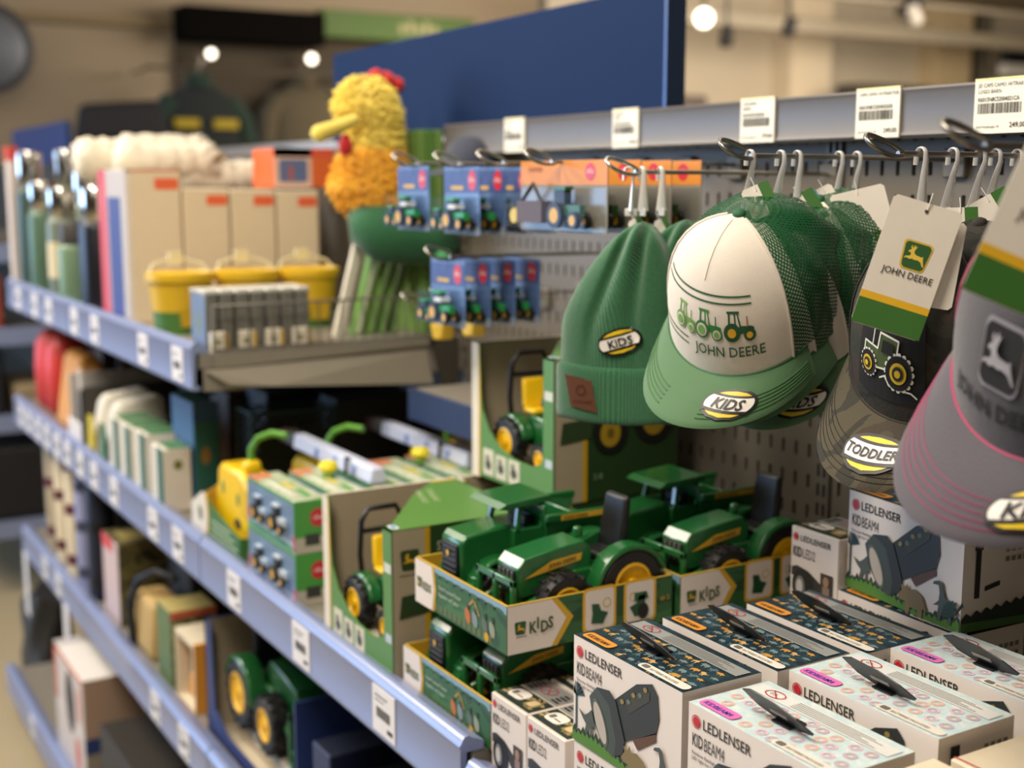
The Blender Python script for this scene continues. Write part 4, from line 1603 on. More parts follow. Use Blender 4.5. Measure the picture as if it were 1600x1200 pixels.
def toy_tractor(label, loc, rz=0.0):
    t = thing('toy_tractor', label, 'toy tractor', loc, rz, 'green toy loader tractors')
    b = MB()
    # hood, rounded towards the nose
    b.prism([(.030, -.024, .046), (.026, -.024, .080), (.036, -.024, .091), (.080, -.024, .098), (.118, -.024, .102), (.128, -.024, .092), (.128, -.024, .046)], (0, .048, 0), JDB)
    b.box(.034, .175, -.018, .018, .028, .056, JDB)
    b.box(.100, .178, -.030, .030, .050, .070, JDB)
    b.lathe([(.006, .10), (.006, .112), (.004, .113), (0, .113)], JDB, o=(.124, 0, 0), seg=10)
    b.build('body', t, bevel=.005, seg=3)
    b = MB()
    b.box(.0245, .031, -.018, .018, .052, .078, BLACK)
    for i in range(4):
        b.box(.0235, .026, -.015 + i * .009, -.011 + i * .009, .054, .076, mat('#53534e', .4))
    b.build('grille', t, bevel=.001)
    b = MB()
    fr = Fr((0, -.0245, 0), (1, 0, 0), (0, 0, 1))
    b.poly(fr, [(.034, .068), (.112, .080), (.114, .089), (.072, .085)], STK, 1)
    b.text(fr, 'JOHN DEERE', .068, .0765, .0066, mat('#26301a', .5), k=2, bold=.012, sx=1.0, rot=7, shear=.1)
    b.build('hood_strip', t, smooth=0)
    # rear mudguards
    for s_ in (-1, 1):
        b = MB()
        y0, y1 = (.026, .052) if s_ > 0 else (-.052, -.026)
        b.arch(.170, .042, .046, .054, y0, y1, 20, 178, JDB)
        b.prism([(.124, s_ * .030, .050), (.134, s_ * .030, .083), (.170, s_ * .030, .096), (.206, s_ * .030, .083), (.215, s_ * .030, .06), (.2, s_ * .030, .046)], (0, -s_ * .006, 0), JDB)
        b.build('mudguard', t, bevel=.003)
    b = MB()
    b.hexa([(.168, -.026, .076), (.180, -.026, .076), (.180, .026, .076), (.168, .026, .076), (.178, -.022, .146), (.188, -.022, .146), (.188, .022, .146), (.178, .022, .146)], BLACK)
    b.box(.140, .178, -.024, .024, .070, .082, BLACK)
    b.build('seat', t, bevel=.005, seg=3)
    # loader: two arms and an upright frame in front
    b = MB()
    for s_ in (-1, 1):
        b.tube([(.098, s_ * .032, .056), (.060, s_ * .033, .050), (.016, s_ * .034, .036)], .004, JDB, seg=8)
    b.box(.008, .014, -.043, .043, .014, .024, JDB)
    b.box(.008, .014, -.043, .043, .066, .075, JDB)
    for y in (-.043, -.004, .035):
        b.box(.008, .014, y, y + .008, .014, .075, JDB)
    b.box(-.002, .012, -.045, .045, .010, .016, JDB)
    b.box(-.004, .000, -.045, .045, .010, .034, JDB)
    b.build('loader', t, bevel=.002)
    for s_ in (-1, 1):
        wheel(t, .078, s_ * .038, .037, .036, .024, s_)
        wheel(t, .170, s_ * .039, .047, .045, .024, s_)
    return t


def tray(label, loc, h=.056):
    """open printed display tray: white left corner, green landscape, yellow edges"""
    t = thing('display_tray', label, 'tray', loc, 0, 'printed trays of toy vehicles')
    D, Wd, th = .230, .224, .0025
    TG = ramp_mat('tray_green', [(0, '#1d4526'), (.45, '#2c5a30'), (.6, '#3a6a38')], 14, .45, 0, stretch=(1, 1, 3))
    b = MB()
    b.box(0, D, 0, Wd, 0, th, mat('#b78f2a', .6))
    b.build('base', t)
    IN = mat('#c79a22', .6)

    def wall(o, ux, L, art):
        b = MB()
        fr = Fr(o, ux, (0, 0, 1))
        n = fr.n
        prof = [(0, 0), (L, 0), (L, h), (0, h)]
        Pp = [fr.to3(p, q, 0) for p, q in prof]
        b.prism(Pp, -n * th, IN)
        art(b, fr, L)
        b.build('side_panel', t, smooth=0)

    def left_art(b, fr, L):
        b.rect(fr, 0, 0, L, h, TG, 1)
        b.rect(fr, .04, h * .83, L, h, mat('#7f9fb4', .5), 1.5)
        for i in range(9):
            b.ell(fr, .055 + i * .019, h * .84, .012, .0035, TG, 2, n=10)
        b.poly(fr, [(0, 0), (.050, 0), (.056, h * .5), (.050, h), (0, h)], mat('#c9a024', .5), 3)
        b.poly(fr, [(0, 0), (.045, 0), (.051, h * .5), (.045, h), (0, h)], BOXW, 4)
        shield(b, fr, .012, h * .5, .013, JDDK, JDDK, STK, 5)
        b.text(fr, 'KIDS', .0205, h * .38, .0145, mat('#4a5a1c', .6), k=6, bold=.03, sx=.75)
        b.text(fr, 'Dump Truck and Tractor', .062, h * .58, .0068, mat('#c3cfb4', .6), k=3, sx=.8)
        b.text(fr, 'Kipplaster und Traktor', .062, h * .42, .0068, mat('#c3cfb4', .6), k=3, sx=.8)
        for i in range(12):
            b.rect(fr, .05 + i * .012, .003, .058 + i * .012, .012, mat('#5c6a40', .6), 2)
        for (x, c) in ((.135, '#b5683a'), (.152, '#7d8a8c'), (.175, '#59665c'), (.192, '#8a8f7a')):
            b.ell(fr, x, h * .36, .0065, .010, mat(c, .6), 3, n=9, rot=20)
            b.ell(fr, x + .002, h * .56, .003, .004, mat('#33312c', .6), 4, n=8)
        b.line(fr, [(.138, h * .6), (.150, h * .78), (.162, h * .5)], .003, mat('#a88a4a', .6), 3)
        b.ell(fr, .180, h * .14, .005, .006, mat('#c79a22', .6), 4, n=9)

    def front_art(b, fr, L):
        b.rect(fr, 0, 0, L, h, TG, 1)
        b.poly(fr, [(0, 0), (.066, 0), (.088, h * .55), (.066, h), (0, h)], mat('#c9a024', .5), 2)
        b.poly(fr, [(0, 0), (.058, 0), (.078, h * .55), (.058, h), (0, h)], BOXW, 3)
        shield(b, fr, .0165, h * .52, .0150, JDDK, JDDK, STK, 4)
        b.line(fr, [(.011, h * .34), (.025, h * .34)], .0008, INK, 5)
        for i, (ch, dq) in enumerate(zip('KIDS', (0, .004, -.001, .002))):
            b.text(fr, ch, (.0275, .0375, .0425, .0530)[i], h * .38 + dq, .0185, mat('#39521a', .6), k=6, bold=.03, sx=.80)
        for cx, s_ in ((.124, 1), (.182, -1)):
            b.rrect(fr, cx - .0235, .006, cx + .0235, h + .004, .007, mat('#d8a926', .5), 3)
            b.rrect(fr, cx - .020, .0095, cx + .020, h + .0005, .005, BOXW, 4)
            b.poly(fr, place([(-.32, .42), (.02, .38), (.12, .1), (.46, -.02), (.30, -.26), (.22, -.44), (-.34, -.36), (-.28, 0)], cx - .002, h * .5, .030, s_), mat('#1c4c2c', .4), 6)
            if s_ < 0:
                b.ell(fr, cx + .004, h * .36, .008, .010, TYRE, 7, n=14)
                b.poly(fr, place([(-.3, .3), (.3, .3), (.4, 0), (-.3, -.05)], cx, h * .62, .03), mat('#245c36', .4), 6)
            b.ring(fr, cx + s_ * .010, h * .70, .006, .0012, mat('#c9a832', .6), 5, n=10)
        b.text(fr, 'ab 2', .212, h * .5, .008, STK, k=3)
    wall((0, Wd, 0), (0, -1, 0), Wd, left_art)
    wall((0, 0, 0), (1, 0, 0), D, front_art)
    wall((D, 0, 0), (0, 1, 0), Wd, lambda b, fr, L: b.rect(fr, 0, 0, L, h, TG, 1))
    wall((D, Wd, 0), (-1, 0, 0), D, lambda b, fr, L: b.rect(fr, 0, 0, L, h, TG, 1))
    b = MB()
    for (x0, x1, y0, y1) in ((0, D, 0, .0026), (0, D, Wd - .0026, Wd), (0, .0026, .0026, Wd - .0026), (D - .0026, D, .0026, Wd - .0026)):
        b.box(x0, x1, y0, y1, h, h + .0008, mat('#cda93a', .5))
    b.build('yellow_rim', t, smooth=0)
    return t


ZT1 = 1.099
tray('tractor tray on the shelf at the aisle edge, under another tray', (.694, 1.209, ZM + .0005))
tray('upper tractor tray at the aisle edge, stacked over the lower one', (.694, 1.172, ZT1))
tray('rear tractor tray close to the slotted panel', (.932, 1.166, ZT1 - .002))
tray('tractor tray hidden under the rear tray', (.932, 1.206, ZM + .0005))
for (x, y, z, l1, l2) in ((.694, 1.172, ZT1, 'green toy dump truck with raised roof in the upper tray at the aisle edge', 'green toy tractor with black seat in the upper tray at the aisle edge'),
                          (.932, 1.166, ZT1 - .002, 'green toy dump truck in the rear tray by the slotted panel', 'green toy tractor in the rear tray by the slotted panel'),
                          (.694, 1.209, ZM + .0005, 'green toy dump truck in the lower tray at the aisle edge', 'green toy tractor in the lower tray at the aisle edge')):
    if z == ZT1:
        trk = dump_truck(l1, (x + .0115, y + .160, z + .0028))
        trc = toy_tractor(l2, (x + .0095, y + .060, z + .0028))
    else:
        dx = .02 if x > .9 else 0
        dup(trk, (x + .0115, y + .160, z + .0028), l1)
        dup(trc, (x + .0095, y + .060, z + .0028), l2)
# cards that hold the upper trays level
for (x, y, lb) in ((.702, 1.2, 'inner card support between the two trays at the aisle edge'), (.94, 1.2, 'inner card support under the rear tray')):
    b = MB()
    for yy in (1.214 + .104,):
        b.box(x + .12, x + .21, yy, yy + .003, ZM + .004, ZT1 - .003, mat('#5c4a20', .6))
    b.box(x + .212, x + .215, 1.23, 1.39, ZM + .004, ZT1 - .003, mat('#5c4a20', .6))
    tag(b.build('card_support', smooth=0), lb, 'support')

# ------------------------------------------------------------------ open boxes with a ride-on toy tractor inside
BOXG = mat('#55823a', .42, var=.05, scale=8)
BOXGD = mat('#27401f', .42)
BEI = mat('#a8997f', .6)
BEIL = mat('#c3b69d', .6)


def ride_on(par_label, loc, rz):
    t = thing('pedal_tractor', par_label, 'toy tractor', loc, rz, 'yellow seated ride-on toy tractors')
    b = MB()
    b.prism([(.0, -.022, .030), (-.004, -.022, .050), (.02, -.022, .074), (.07, -.022, .080), (.11, -.022, .06), (.11, -.022, .03)], (0, .044, 0), JDB)
    b.box(.07, .12, -.034, .034, .046, .058, JDB)
    for s_ in (-1, 1):
        b.arch(.10, .036, .034, .042, min(s_ * .022, s_ * .044), max(s_ * .022, s_ * .044), 30, 170, JDB)
    b.build('body', t, bevel=.004)
    b = MB()
    b.hexa([(.062, -.022, .078), (.092, -.022, .078), (.092, .022, .078), (.062, .022, .078), (.060, -.024, .088), (.096, -.024, .088), (.096, .024, .088), (.060, .024, .088)], JDY)
    b.hexa([(.086, -.023, .086), (.098, -.023, .086), (.098, .023, .086), (.086, .023, .086), (.098, -.020, .130), (.107, -.020, .130), (.107, .020, .130), (.098, .020, .130)], JDY)
    b.build('seat', t, bevel=.006, seg=3)
    b = MB()
    b.tube([(.112, -.030, .05), (.114, -.034, .10), (.112, -.032, .15), (.110, -.022, .168), (.110, .022, .168), (.112, .032, .15), (.114, .034, .10), (.112, .030, .05)], .0042, BLACK, seg=8)
    b.tube([(.113, -.034, .135), (.113, .034, .135)], .004, BLACK)
    b.build('roll_bar', t, smooth=60)
    b = MB()
    b.tube([(.040, 0, .074), (.052, 0, .094)], .003, BLACK)
    b.tube([(.052 + .012 * math.cos(a * .5236) * .4, .014 * math.sin(a * .5236), .096 + .012 * math.cos(a * .5236)) for a in range(12)], .0025, BLACK, closed=True)
    b.build('steering_wheel', t, smooth=60)
    t.scale = (.98, .98, .98)
    for s_ in (-1, 1):
        wheel(t, .018, s_ * .034, .022, .022, .018, s_)
        wheel(t, .098, s_ * .042, .036, .036, .022, s_)
    return t


def window_box(label, loc, toy_label, group):
    d, w, h, th = .212, .232, .204, .0025
    t = thing('open_window_box', label, 'box', loc, 0, group)
    CR = mat('#dcd2bd', .55)
    b = MB()
    b.box(0, d, 0, w, 0, th, BEI)
    b.box(d - th, d, 0, w, th, h, BEI)
    b.box(.006, d - .062, .006, w - .010, th, .026, BEIL)
    # beige insert standing behind the toy
    b.box(d - .06, d - .056, .03, w - .05, th, h * .86, BEIL)
    b.build('inner_walls', t, smooth=0)
    b = MB()                                        # left end, cream outside
    b.box(0, d, w - .006, w, th, h, CR, end=BEI)
    fr = Fr((0, w, 0), (0, -1, 0), (0, 0, 1))
    b.build('left_end', t, smooth=0)
    # front: cream strip at the left, sweeping green foot, upright at the right
    b = MB()
    edge = [(.024, .14), (.030, .105), (w - .18, .075), (w - .15, .056), (w - .11, .046), (w - .06, .044), (w - .036, .052), (w - .030, .062)]
    quads = [[(0, 0), (.024, 0), (.024, h), (0, h)], [(w - .030, 0), (w, 0), (w, h), (w - .030, h)]]
    quads += [[(a[0], 0), (c[0], 0), c, a] for a, c in zip(edge, edge[1:])]
    for qd in quads:
        b.prism([fr.to3(p, q, 0) for p, q in qd], (th, 0, 0), BOXG)
    b.poly(fr, [(0, 0), (.020, 0), (.020, h), (0, h)], CR, 1)
    b.poly(fr, [(.020, 0), (.024, 0), (.026, .13), (.023, h), (.020, h)], mat('#d0a424', .5), 1)
    b.text(fr, 'J', .007, h - .035, .012, mat('#8a9a2c', .5))
    for i in range(3):
        x0 = .034 + i * .037
        b.rect(fr, x0, .008 - .0 * i, x0 + .031, .048 - .004 * min(i, 1), mat('#cfc8ae', .55), 1)
        b.ell(fr, x0 + .015, .024, .009, .008, mat('#4a4c40', .6), 2, n=9)
        b.ell(fr, x0 + .013, .034, .005, .005, mat('#6c6e58', .6), 3, n=8)
    b.rect(fr, w - .026, .145, w - .005, .158, mat('#c9cdbd', .5), 1)
    b.rect(fr, w - .024, .05, w - .006, .062, mat('#b9c2c8', .5), 1)
    b.build('front_panel', t, smooth=0)
    # lid: cut back on the left
    b = MB()
    ft = Fr((0, w, h), (0, -1, 0), (1, 0, 0))
    pts = [(.010, d), (.010, d * .80), (.07, d * .52), (w - .03, .012), (w - .03, 0), (w, 0), (w, d)]
    b.prism([ft.to3(p, q, 0) for p, q in pts], (0, 0, -th), BOXG)
    b.rect(ft, 0, 0, .006, d, CR, 1)
    b.poly(ft, [(.010, d * .80), (.016, d * .79), (.016, d), (.010, d)], mat('#d0a424', .5), 1.5)
    for i in range(2):
        b.text(ft, 'STRONG BUILD', .050, d * .66 - i * .018, .013, mat('#b9c79a', .5), k=2, rot=-16, sx=.8)
    b.ell(ft, w - .018, .010, .011, .006, mat('#d5dfe8', .5), 2)
    b.ell(ft, w - .018, .010, .007, .003, mat('#4a78b0', .5), 3)
    b.build('lid', t, smooth=0)
    # right end: beige with badge, yellow line and dark picture panel
    b = MB()
    b.box(0, d, 0, .003, th, h, BEI)
    fe = Fr((0, 0, 0), (1, 0, 0), (0, 0, 1))
    b.rect(fe, 0, 0, .050, h, BEI, 1)
    b.rect(fe, .046, 0, .054, h, mat('#c39a1e', .5), 2)
    b.rect(fe, .054, 0, d, h, BOXGD, 1)
    shield(b, fe, .024, h * .80, .027, mat('#31401f', .5), mat('#31401f', .5), STK, 3)
    b.line(fe, [(.010, h * .70), (.038, h * .70)], .0016, mat('#6a604a', .6), 2)
    b.text(fe, 'STEIGER', .064, h - .034, .018, mat('#b9ae98', .6), k=3, bold=.01, sx=.7)
    # picture of a tractor on the panel
    G = mat('#23361c', .5)
    b.poly(fe, [(.060, .12), (.066, .15), (.10, .155), (.105, .18), (.16, .182), (.165, .15), (.19, .14), (.19, .10), (.06, .10)], G, 3)
    b.poly(fe, [(.008, .085), (.06, .09), (.06, .118), (.012, .115)], mat('#2c4022', .5), 4)
    b.rect(fe, .108, .152, .15, .176, mat('#7a6a50', .5), 4)
    for cx, cz, r in ((.092, .094, .030), (.168, .108, .036)):
        b.ell(fe, cx, cz, r, r, mat('#131511', .5), 5)
        b.ell(fe, cx, cz, r * .58, r * .66, mat('#a8881e', .5), 6)
        b.ell(fe, cx, cz, r * .2, r * .24, mat('#6e5a16', .5), 7)
    b.text(fe, '2-8', .064, .03, .012, mat('#8a9a80', .6), k=3)
    b.build('right_end', t, smooth=0)
    if toy_label:
        ride_on(toy_label, (loc[0] + .064, loc[1] + .060, loc[2] + .027), R(90))
    return t


GW = 'open boxes of ride-on toy tractors'
window_box('open green and cream box at the aisle edge with a yellow seated tractor inside', (.686, 1.448, ZM + .0005), 'ride-on toy tractor with yellow seat in the box at the aisle edge', GW)
window_box('open green box on the shelf directly behind the aisle edge one', (.908, 1.448, ZM + .0005), None, GW)
window_box('open green and cream box standing on top of another, beside the green knitted hat', (.933, 1.447, ZM + .206), 'ride-on toy tractor with yellow seat in the raised box beside the knitted hat', GW)

# ------------------------------------------------------------------ hanging toy blister packs
def mini_tractor(b, o, s_, col, flip=1, w_=.018):
    """small die-cast tractor side view in the round, front towards -y when flip is 1"""
    M0 = b.M
    b.M = Matrix.Translation(o) @ Matrix.Scale(s_, 4)
    g, k = mat(col, .35), mat('#121312', .4)
    F = lambda y: y * flip
    h = w_ / s_ / 2

    def bx(x0, x1, y0, y1, z0, z1, m_):
        b.box(x0, x1, min(F(y0), F(y1)), max(F(y0), F(y1)), z0, z1, m_)
    bx(-h * .5, h * .5, -.55, .15, .28, .52, g)
    bx(-h * .6, h * .6, .10, .50, .40, .50, g)
    bx(-h * .6, h * .6, .05, .48, .50, .86, k)
    bx(-h * .7, h * .7, .0, .52, .86, .94, g)
    bx(-h * .3, h * .3, -.4, .4, .16, .3, k)
    for y, r in ((-.42, .20), (.34, .30)):
        for sd in (-1, 1):
            b.lathe([(0, -.06), (r * .6, -.06), (r, -.06), (r, .06), (r * .6, .06), (0, .06)], k, o=(sd * h * .9, F(y), r - .02), ax='x', seg=14, mfn=lambda i: mat('#e0a81a', .4) if i in (0, 4) else k)
    b.M = M0


def blister(label, loc, w_, h, kind, group, yaw=0.0):
    """loc is the hole the rod passes through"""
    t = thing('blister_pack', label, 'toy pack', loc, yaw, group)
    b = MB()
    if kind == 'blue':
        cm = mat('#5c78a8', .45, var=.3, scale=14)
        zt, z0 = .010, .010 - h
        b.box(0, .0012, -w_ / 2, w_ / 2, z0, zt, cm)
        fr = Fr((0, w_ / 2, z0), (0, -1, 0), (0, 0, 1))
        b.rect(fr, 0, h * .62, w_, h * .95, mat('#3c4f86', .45), 1)
        b.rect(fr, w_ * .2, h * .66, w_ * .55, h * .72, mat('#c9a04a', .5), 2)
        b.rect(fr, 0, 0, w_, h * .12, mat('#8d94a0', .5), 1)
        b.ell(fr, w_ * .80, h * .80, w_ * .11, h * .15, mat('#c8283c', .4), 2)
        b.text(fr, 'siku', w_ * .715, h * .775, .012, mat('#e8d8d0', .5), k=3)
    else:
        zt, z0 = .012, .012 - h
        b.box(0, .0012, -w_ / 2, w_ / 2, z0, zt, mat('#858074', .5))
        fr = Fr((0, w_ / 2, z0), (0, -1, 0), (0, 0, 1))
        b.rect(fr, 0, h * .66, w_, h, mat('#d0832c', .45), 1)
        b.ell(fr, w_ * .82, h * .84, w_ * .055, h * .12, mat('#c8283c', .4), 2)
        b.text(fr, 'siku', w_ * .785, h * .82, .010, mat('#e8d8d0', .5), k=3)
        b.text(fr, 'FARMER', w_ * .1, h * .84, .010, mat('#8f4a16', .5), k=2)
    b.build('backing_card', t, smooth=0)
    b = MB()
    if kind == 'blue':
        mini_tractor(b, (-.015, -w_ * .14, z0 + .007), w_ * .46, '#2f9a50', 1)
        mini_tractor(b, (-.015, w_ * .30, z0 + .007), w_ * .30, '#2f9a50', 1)
        b.box(-.024, -.008, -w_ * .22, -w_ * .02, z0 + .037, z0 + .043, mat('#dfe0dc', .4))
    else:
        mini_tractor(b, (-.016, -w_ * .20, z0 + .007), w_ * .27, '#2c5a24', 1)
        b.tube([(-.016, w_ * .08, z0 + .03), (-.016, w_ * .22, z0 + .062), (-.016, w_ * .42, z0 + .028)], .003, mat('#1d1e1c', .4), seg=6)
        b.box(-.024, -.008, w_ * .06, w_ * .36, z0 + .012, z0 + .040, mat('#5a4032', .5))
        b.lathe([(0, -.008), (.010, -.008), (.010, .008), (0, .008)], mat('#d8b81c', .4), o=(-.016, w_ * .40, z0 + .02), ax='x', seg=12)
    b.build('toy', t, smooth=30)
    b = MB()
    d, y0, y1, za, zb = .032, -w_ / 2 + .003, w_ / 2 - .003, z0 + .002, z0 + h * .62
    b.hexa([(-d, y0 + .004, za + .003), (-.0002, y0, za), (-.0002, y1, za), (-d, y1 - .004, za + .003), (-d * .8, y0 + .004, zb - .006), (-.0002, y0, zb), (-.0002, y1, zb), (-d * .8, y1 - .004, zb - .006)], plastic_film())
    b.build('clear_blister', t, smooth=0)
    return t


GB, GO = 'blue backed tractor blister packs', 'orange topped tractor blister packs'
bl = blister('blue backed tractor pack in front of the upper row, right of the plush chicken', (.890, YB2, 1.632), .105, .096, 'blue', GB)
for i, lb in enumerate(('second blue backed tractor pack of the upper row', 'third blue backed tractor pack of the upper row', 'rearmost blue backed tractor pack of the upper row')):
    dup(bl, (.932 + .042 * i, YB2, 1.632), lb)
dup(bl, (.880, 1.765, 1.634), 'lone blue backed tractor pack touching the plush chicken')
for i, lb in enumerate(('blue backed tractor pack in front of the lower row', 'second blue backed tractor pack of the lower row', 'third blue backed tractor pack of the lower row', 'rearmost blue backed tractor pack of the lower row')):
    dup(bl, (.882 + .042 * i, 1.66, 1.498), lb)
og = blister('orange topped pack with tractor and timber trailer, front of its rod', (.915, YOR, 1.636), .205, .092, 'orange', GO)
for i, lb in enumerate(('second orange topped tractor pack on its rod', 'third orange topped tractor pack on its rod', 'rearmost orange topped tractor pack beside the knitted hat hangers')):
    dup(og, (.965 + .048 * i, YOR, 1.636), lb)
# yellow toys below the lower row
for (u, v, lb) in ((690, 512, 'small yellow toy hanging below the lower blue packs, left one'), (738, 506, 'small yellow toy hanging below the lower blue packs, right one')):
    p = at(u, v, x=1.0)
    t = thing('hanging_toy', lb, 'toy', (1.0, p.y, p.z))
    b = MB()
    b.hexa([(-.012, -.022, -.018), (.012, -.022, -.018), (.012, .010, -.022), (-.012, .010, -.022), (-.012, -.026, .012), (.012, -.026, .012), (.012, .022, .006), (-.012, .022, .006)], mat('#d8b028', .4))
    b.build('shovel', t, bevel=.004)
    b = MB()
    b.tube([(0, 0, .008), (0, .0, .045)], .002, mat('#33302a', .5))
    b.build('strap', t)
    hook(p.y, p.z + .046, .93, 'short wire hook of the ' + lb, mt=mat('#a8a49b', .25, .95))

# ------------------------------------------------------------------ small model boxes, two high and six deep
def model_box(label, loc):
    d, w_, h = .056, .215, .083
    t = thing('model_box', label, 'toy box', loc, 0, 'green boxed model tractors')
    b = MB()
    GN = mat('#3f8a34', .4)
    TOPM = ramp_mat('box_top_print', [(0, '#6f9a54'), (.42, '#9aa98a'), (.5, '#b6b9a2'), (.6, '#7f9f62')], 24, .4, 0)
    b.box(0, d, 0, w_, 0, h, GN, top=TOPM, far=GN)
    fr = Fr((0, w_, 0), (0, -1, 0), (0, 0, 1))
    b.rect(fr, 0, 0, w_, .011, mat('#4fa07c', .4), 1)
    b.rect(fr, 0, .011, w_, .016, mat('#d4dce0', .4), 1)
    b.rect(fr, .004, .016, w_ - .004, h - .006, mat('#7f9ab8', .3, var=.35, scale=30), 1)
    b.rect(fr, 0, .008, .008, .034, mat('#d06a86', .5), 2)
    b.rect(fr, w_ - .010, .004, w_ - .001, .028, mat('#d0587a', .5), 2)
    fe = Fr((0, 0, 0), (1, 0, 0), (0, 0, 1))
    b.rect(fe, 0, 0, d, h * .30, mat('#a9a392', .5), 1)
    b.rect(fe, .016, h * .14, .040, h * .36, mat('#2c302a', .5), 2)
    b.ell(fe, d * .66, h * .66, .0125, .0145, mat('#b3202c', .4), 2)
    b.text(fe, 'siku', d * .66, h * .63, .010, mat('#e8dcd4', .5), k=3, align='c')
    ft = Fr((0, w_, h), (0, -1, 0), (1, 0, 0))
    b.rect(ft, 0, 0, .052, .007, mat('#d05a3a', .5), 1)
    b.poly(ft, [(.004, .012), (.03, .010), (.04, .03), (.008, .036)], mat('#c96a3c', .5), 1)
    b.rect(ft, .06, .010, .17, .019, mat('#cfd2c0', .5), 1)
    b.rect(ft, .08, .026, .13, .036, mat('#c9b44a', .5), 1)
    b.rect(ft, .14, .030, .19, .04, mat('#4f8f3a', .5), 1)
    b.build('carton', t, smooth=0, bevel=.001, seg=1)
    b = MB()
    mini_tractor(b, (-.0, .06, .022), .046, '#cfd6d8', 1, .02)
    mini_tractor(b, (-.0, .145, .022), .042, '#c3d0dc', 1, .02)
    b.build('toy', t, smooth=30)
    b = MB()
    b.box(-.014, -.0006, .006, w_ - .006, .016, h - .007, plastic_film())
    b.build('window_film', t, smooth=0)
    return t


m0 = None
for i in range(6):
    for j in range(2):
        x = .688 + .0728 * i
        if x > .95 and j == 0 and i > 4:
            pass
        lb = ('lower' if j == 0 else 'upper') + ' green model tractor box, ' + ('at the aisle edge', 'second from the aisle', 'third from the aisle', 'fourth from the aisle', 'fifth from the aisle', 'furthest from the aisle')[i]
        loc = (x, 1.797 - .004 * (i % 2), ZM + .0005 + .0838 * j)
        if m0 is None:
            m0 = model_box(lb, loc)
        else:
            dup(m0, loc, lb)

# long white and blue toy tool packs lying along the shelf on the boxes
for (x, y0, z, lb) in ((.83, 1.83, .1695, 'long white and blue toy tool pack nearer the aisle, lying over the green boxes'), (1.02, 1.86, .1695, 'long white and blue toy tool pack further back, lying over the green boxes')):
    t = thing('toy_tool_pack', lb, 'toy tool', (x, y0, ZM + z), 0, 'long toy tool packs')
    b = MB()
    L_ = .34
    b.hexa([(0, 0, 0), (.03, 0, 0), (.03, L_, 0), (0, L_, 0), (.004, 0, .026), (.026, 0, .026), (.026, L_, .026), (.004, L_, .026)], mat('#c3c9dc', .4))
    for y in (.06, .14, .22):
        b.box(-.0006, .0306, y, y + .016, .002, .020, mat('#7d92c8', .45))
    b.build('sleeve', t, bevel=.003)
    b = MB()
    b.box(.003, .027, L_, L_ + .05, .0, .026, mat('#4a4740', .5))
    b.box(.003, .027, L_ + .05, L_ + .075, .0, .024, mat('#5a2c1c', .5))
    b.build('handle_end', t, bevel=.004)
    b = MB()
    b.tube([(.004, .09, .026), (-.002, .09, .03), (-.004, .09, .002)], .003, BLACK)
    b.build('cable_tie', t)

# gardening sets: yellow scoop in a printed tray, green can spout arching behind
def garden_set(label, loc, full):
    t = thing('garden_toy_set', label, 'toy set', loc, 0, 'yellow and green garden toy sets')
    b = MB()
    w_, d = .272, .10
    b.prism([(0, 0, 0), (0, w_, 0), (0, w_, .05), (0, w_ - .085, .085), (0, w_ - .12, .065), (0, 0, .04)], (.003, 0, 0), JDP)
    fr = Fr((0, w_, 0), (0, -1, 0), (0, 0, 1))
    b.poly(fr, [(0, 0), (.085, 0), (.095, .045), (.085, .082), (.07, .084), (0, .05)], CREAM, 1)
    b.poly(fr, [(.085, 0), (.095, 0), (.104, .045), (.098, .090), (.085, .084), (.095, .045)], mat('#d8a92a', .5), 1)
    b.ell(fr, .055, .040, .012, .014, mat('#6a6a3a', .5), 2)
    for i in range(3):
        b.rect(fr, .120, .014 + i * .012, .26 - i * .016, .018 + i * .012, mat('#b3bd9a', .5), 2)
    b.box(.003, d, 0, w_, 0, .003, JDP)
    b.prism([(.003, w_, 0), (d, w_, 0), (d, w_, .10), (.003, w_, .05)], (0, -.003, 0), mat('#d8a028', .5))
    b.box(d - .003, d, 0, w_ - .003, .003, .06, JDP)
    b.box(.003, d - .003, 0, .003, .003, .04, JDP)
    b.build('printed_tray', t, smooth=0)
    b = MB()
    Yl = mat('#efc310', .35)
    b.prism([(.02, .012, .02), (.02, .185, .02), (.02, .185, .085), (.02, .172, .112), (.02, .172, .132), (.02, .15, .146), (.02, .05, .146), (.02, .012, .12)], (.05, 0, 0), Yl)
    b.box(.030, .060, .040, .072, .142, .165, Yl)
    fq = Fr((.02, .185, 0), (0, -1, 0), (0, 0, 1))
    b.ell(fq, .045, .102, .008, .012, mat('#3f7a2c', .5), 1)
    b.ell(fq, .125, .095, .008, .012, mat('#3f7a2c', .5), 1)
    b.ell(fq, .12, .05, .018, .010, mat('#33302a', .5), 1)
    b.build('watering_can', t, bevel=.008, seg=3)
    b = MB()
    b.tube([(.045, .056, .16), (.046, .056, .185), (.055, .045, .205), (.072, .022, .216), (.09, -.005, .214)], .0065, mat('#5f9a34', .4), seg=10)
    b.build('spout_handle', t, smooth=60)
    return t


